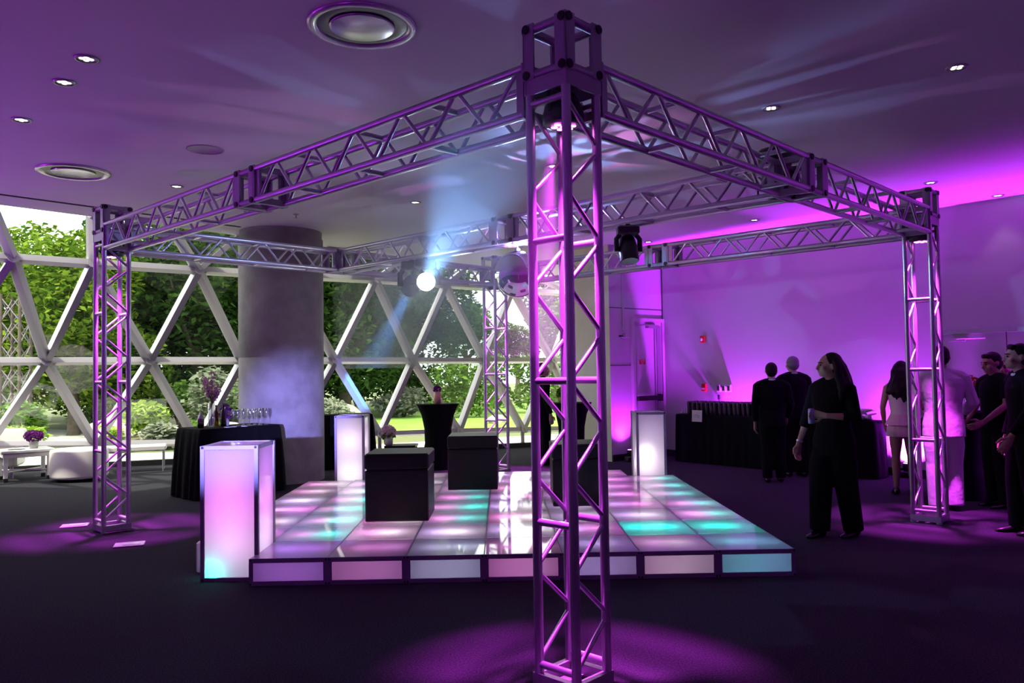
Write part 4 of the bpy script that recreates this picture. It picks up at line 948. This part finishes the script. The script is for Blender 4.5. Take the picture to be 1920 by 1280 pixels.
for i, (x, y, r, h, m, lb) in enumerate((
    (-12.6, 20.6, .85, 1.15, L3, 'round green shrub behind the far left lounge table'), (-11.4, 18.6, .55, .65, L4, 'lime grass-like shrub just outside behind the white sofa'), (-9.6, 18.9, .55, .6, L4, 'low lime shrub outside left of the left truss tower'),
    (-8.4, 19.4, .6, .7, L5, 'grey-green feathery shrub outside beside the left truss tower'), (-7.4, 19.6, .7, .7, L3, 'low leafy shrub outside right of the left truss tower'), (-6.4, 20.0, .6, .75, L4, 'lime leafy shrub outside behind the bar table'),
    (-13.8, 26.5, 1.2, 1.5, L3, 'wide green shrub before the dark trees at left'), (-10.6, 25.5, 1.2, 1.6, L3, 'wide green shrub beyond the left truss tower'), (-9.0, 24, 1.0, 2.0, L5, 'pale twiggy shrub beyond the bar table at left'), (-7.9, 25.5, 1.2, 2.2, L3, 'tall green shrub beyond the flutes and the column'),
    (-10.2, 22.5, .9, 1.0, L4, 'bright shrub among the boulders at left'), (-17.5, 23.5, 1.1, 1.3, L3, 'green shrub at the far left edge beyond the glazing'), (-6.9, 23.2, .7, .8, L4, 'yellow-green shrub just right of the concrete column'), (-6.2, 26, 1.1, .9, L5, 'grey-green shrub before the dark trees right of the column'),
    (-4.3, 31.5, 1.4, 1.2, L5, 'pale shrub at the back edge of the lawn'), (-4.6, 37, 1.5, 1.9, L2, 'dark shrub under the dark tree at the back of the lawn'))):
    shrub(x, y, r, h, m, lb, 60+i*7, n=int(700+500*r), s=.13+.05*r)
for i, (x0, x1, y, h, m, lb) in enumerate(((-5.2, -1.6, 40, 2.1, L2, 'dark clipped hedge along the back of the lawn left of the tall cocktail table'), (-2.6, -1.15, 30.5, 2.15, L3, 'bright green hedge behind the farthest truss tower'), (-.6, 2.9, 33, 2.6, L3, 'tall green hedge right of the farthest truss tower'), (-14.5, -9, 31, 1.9, L2, 'dark hedge under the trees at left'))):
    n_ = max(3, int((x1-x0)/.8)); shrub((x0+x1)/2, y, 1, h, m, lb, 300+i, n=int(900*(x1-x0)), s=.2, name='hedge', cat='hedge', blobs=[(x0+(x1-x0)*q/(n_-1)-(x0+x1)/2, 0, h*zz, .62, .95) for q in range(n_) for zz in (.28, .72)])
ROCK = mat('pale_boulder_stone', (.50, .46, .38), .9, noise=(1.3, (.36, .34, .28), 7), bump=(5, .6, .08))
for i, (x, y, r, lb) in enumerate(((-11.7, 23.6, (.9, .6, .4), 'pale boulder behind the left lounge table'), (-9.3, 21.5, (1.1, .6, .34), 'long flat boulder beyond the left truss tower'), (-7.9, 22.4, (.8, .5, .36), 'pale boulder beyond the bar table'), (-6.3, 28.5, (1.2, .8, .6), 'large pointed boulder right of the concrete column'), (-4.7, 33.5, (1.4, .8, .6), 'grey boulder at the back of the lawn'), (-14.6, 22.4, (.9, .7, .4), 'small boulder at the far left'), (-.6, 27.5, (.7, .4, .22), 'pale boulder on the lawn behind the farthest truss tower'), (-12.2, 27.6, (1.8, .9, .6), 'long pale boulder under the bright trees'))):
    R = random.Random(i+90); b = MB(); b.ell((0, 0, r[2]*.5), r, 18, 12); dd_ = [V((R.uniform(-1, 1), R.uniform(-1, 1), R.uniform(-.3, 1))).normalized() for _ in range(9)]
    vv = []
    for p in b.v:
        q = V((p[0]/r[0], p[1]/r[1], (p[2]-r[2]*.5)/r[2]))
        for d in dd_:
            e = q.dot(d)-.72
            if e > 0: q -= d*e*.85
        vv.append((q.x*r[0], q.y*r[1], q.z*r[2]+r[2]*.5))
    b.v = vv; b.s = [False]*len(b.s); o = b.build('boulder', ROCK); o.location = (x, y, GZ-.05); o.rotation_euler.z = R.uniform(0, 3); tag(o, lb, 'boulder', 'garden boulders')
# ---------------------------------------------------------------- stage haze under the ceiling
hm_, ht_, ho_ = nodes_mat('stage_haze'); vs_ = ht_.nodes.new('ShaderNodeVolumeScatter'); vs_.inputs['Density'].default_value = .085; vs_.inputs['Anisotropy'].default_value = .35
ht_.links.new(vs_.outputs[0], ho_.inputs['Volume'])
hp_ = [(-.5, 3.6), (.3, 3.6), (-.3, 10.3), (-1.9, 14.7), (-3.3, 14.7), (-1.75, 10.0)]; hz_ = MB().loft([[(x, y, 1.75) for x, y in hp_], [(x, y, 3.76) for x, y in hp_]], smooth=False).build('haze', hm_); tag(hz_, 'thin stage haze showing the blue light beam under the truss', 'haze', kind='stuff')
t = thing('lattice_mast', 'dark lattice mast standing in the garden at the far left edge', 'mast', (-13.75, 22.2, GZ))
for a_ in (-.26, .26):
    for b_ in (-.26, .26): MB().tube((a_, b_, 0), (a_, b_, 4.1), .045, 8).build('leg', BARK, t)
b = MB()
for k in range(6):
    for s_ in (-1, 1):
        for y_ in (-.26, .26): b.tube((-.26*s_, y_, .1+.65*k), (.26*s_, y_, .75+.65*k), .016, 6); b.tube((y_, -.26*s_, .1+.65*k), (y_, .26*s_, .75+.65*k), .016, 6)
b.build('cross_lattice', mat('dull_lilac_steel', (.20, .17, .20), .6, .3), t)
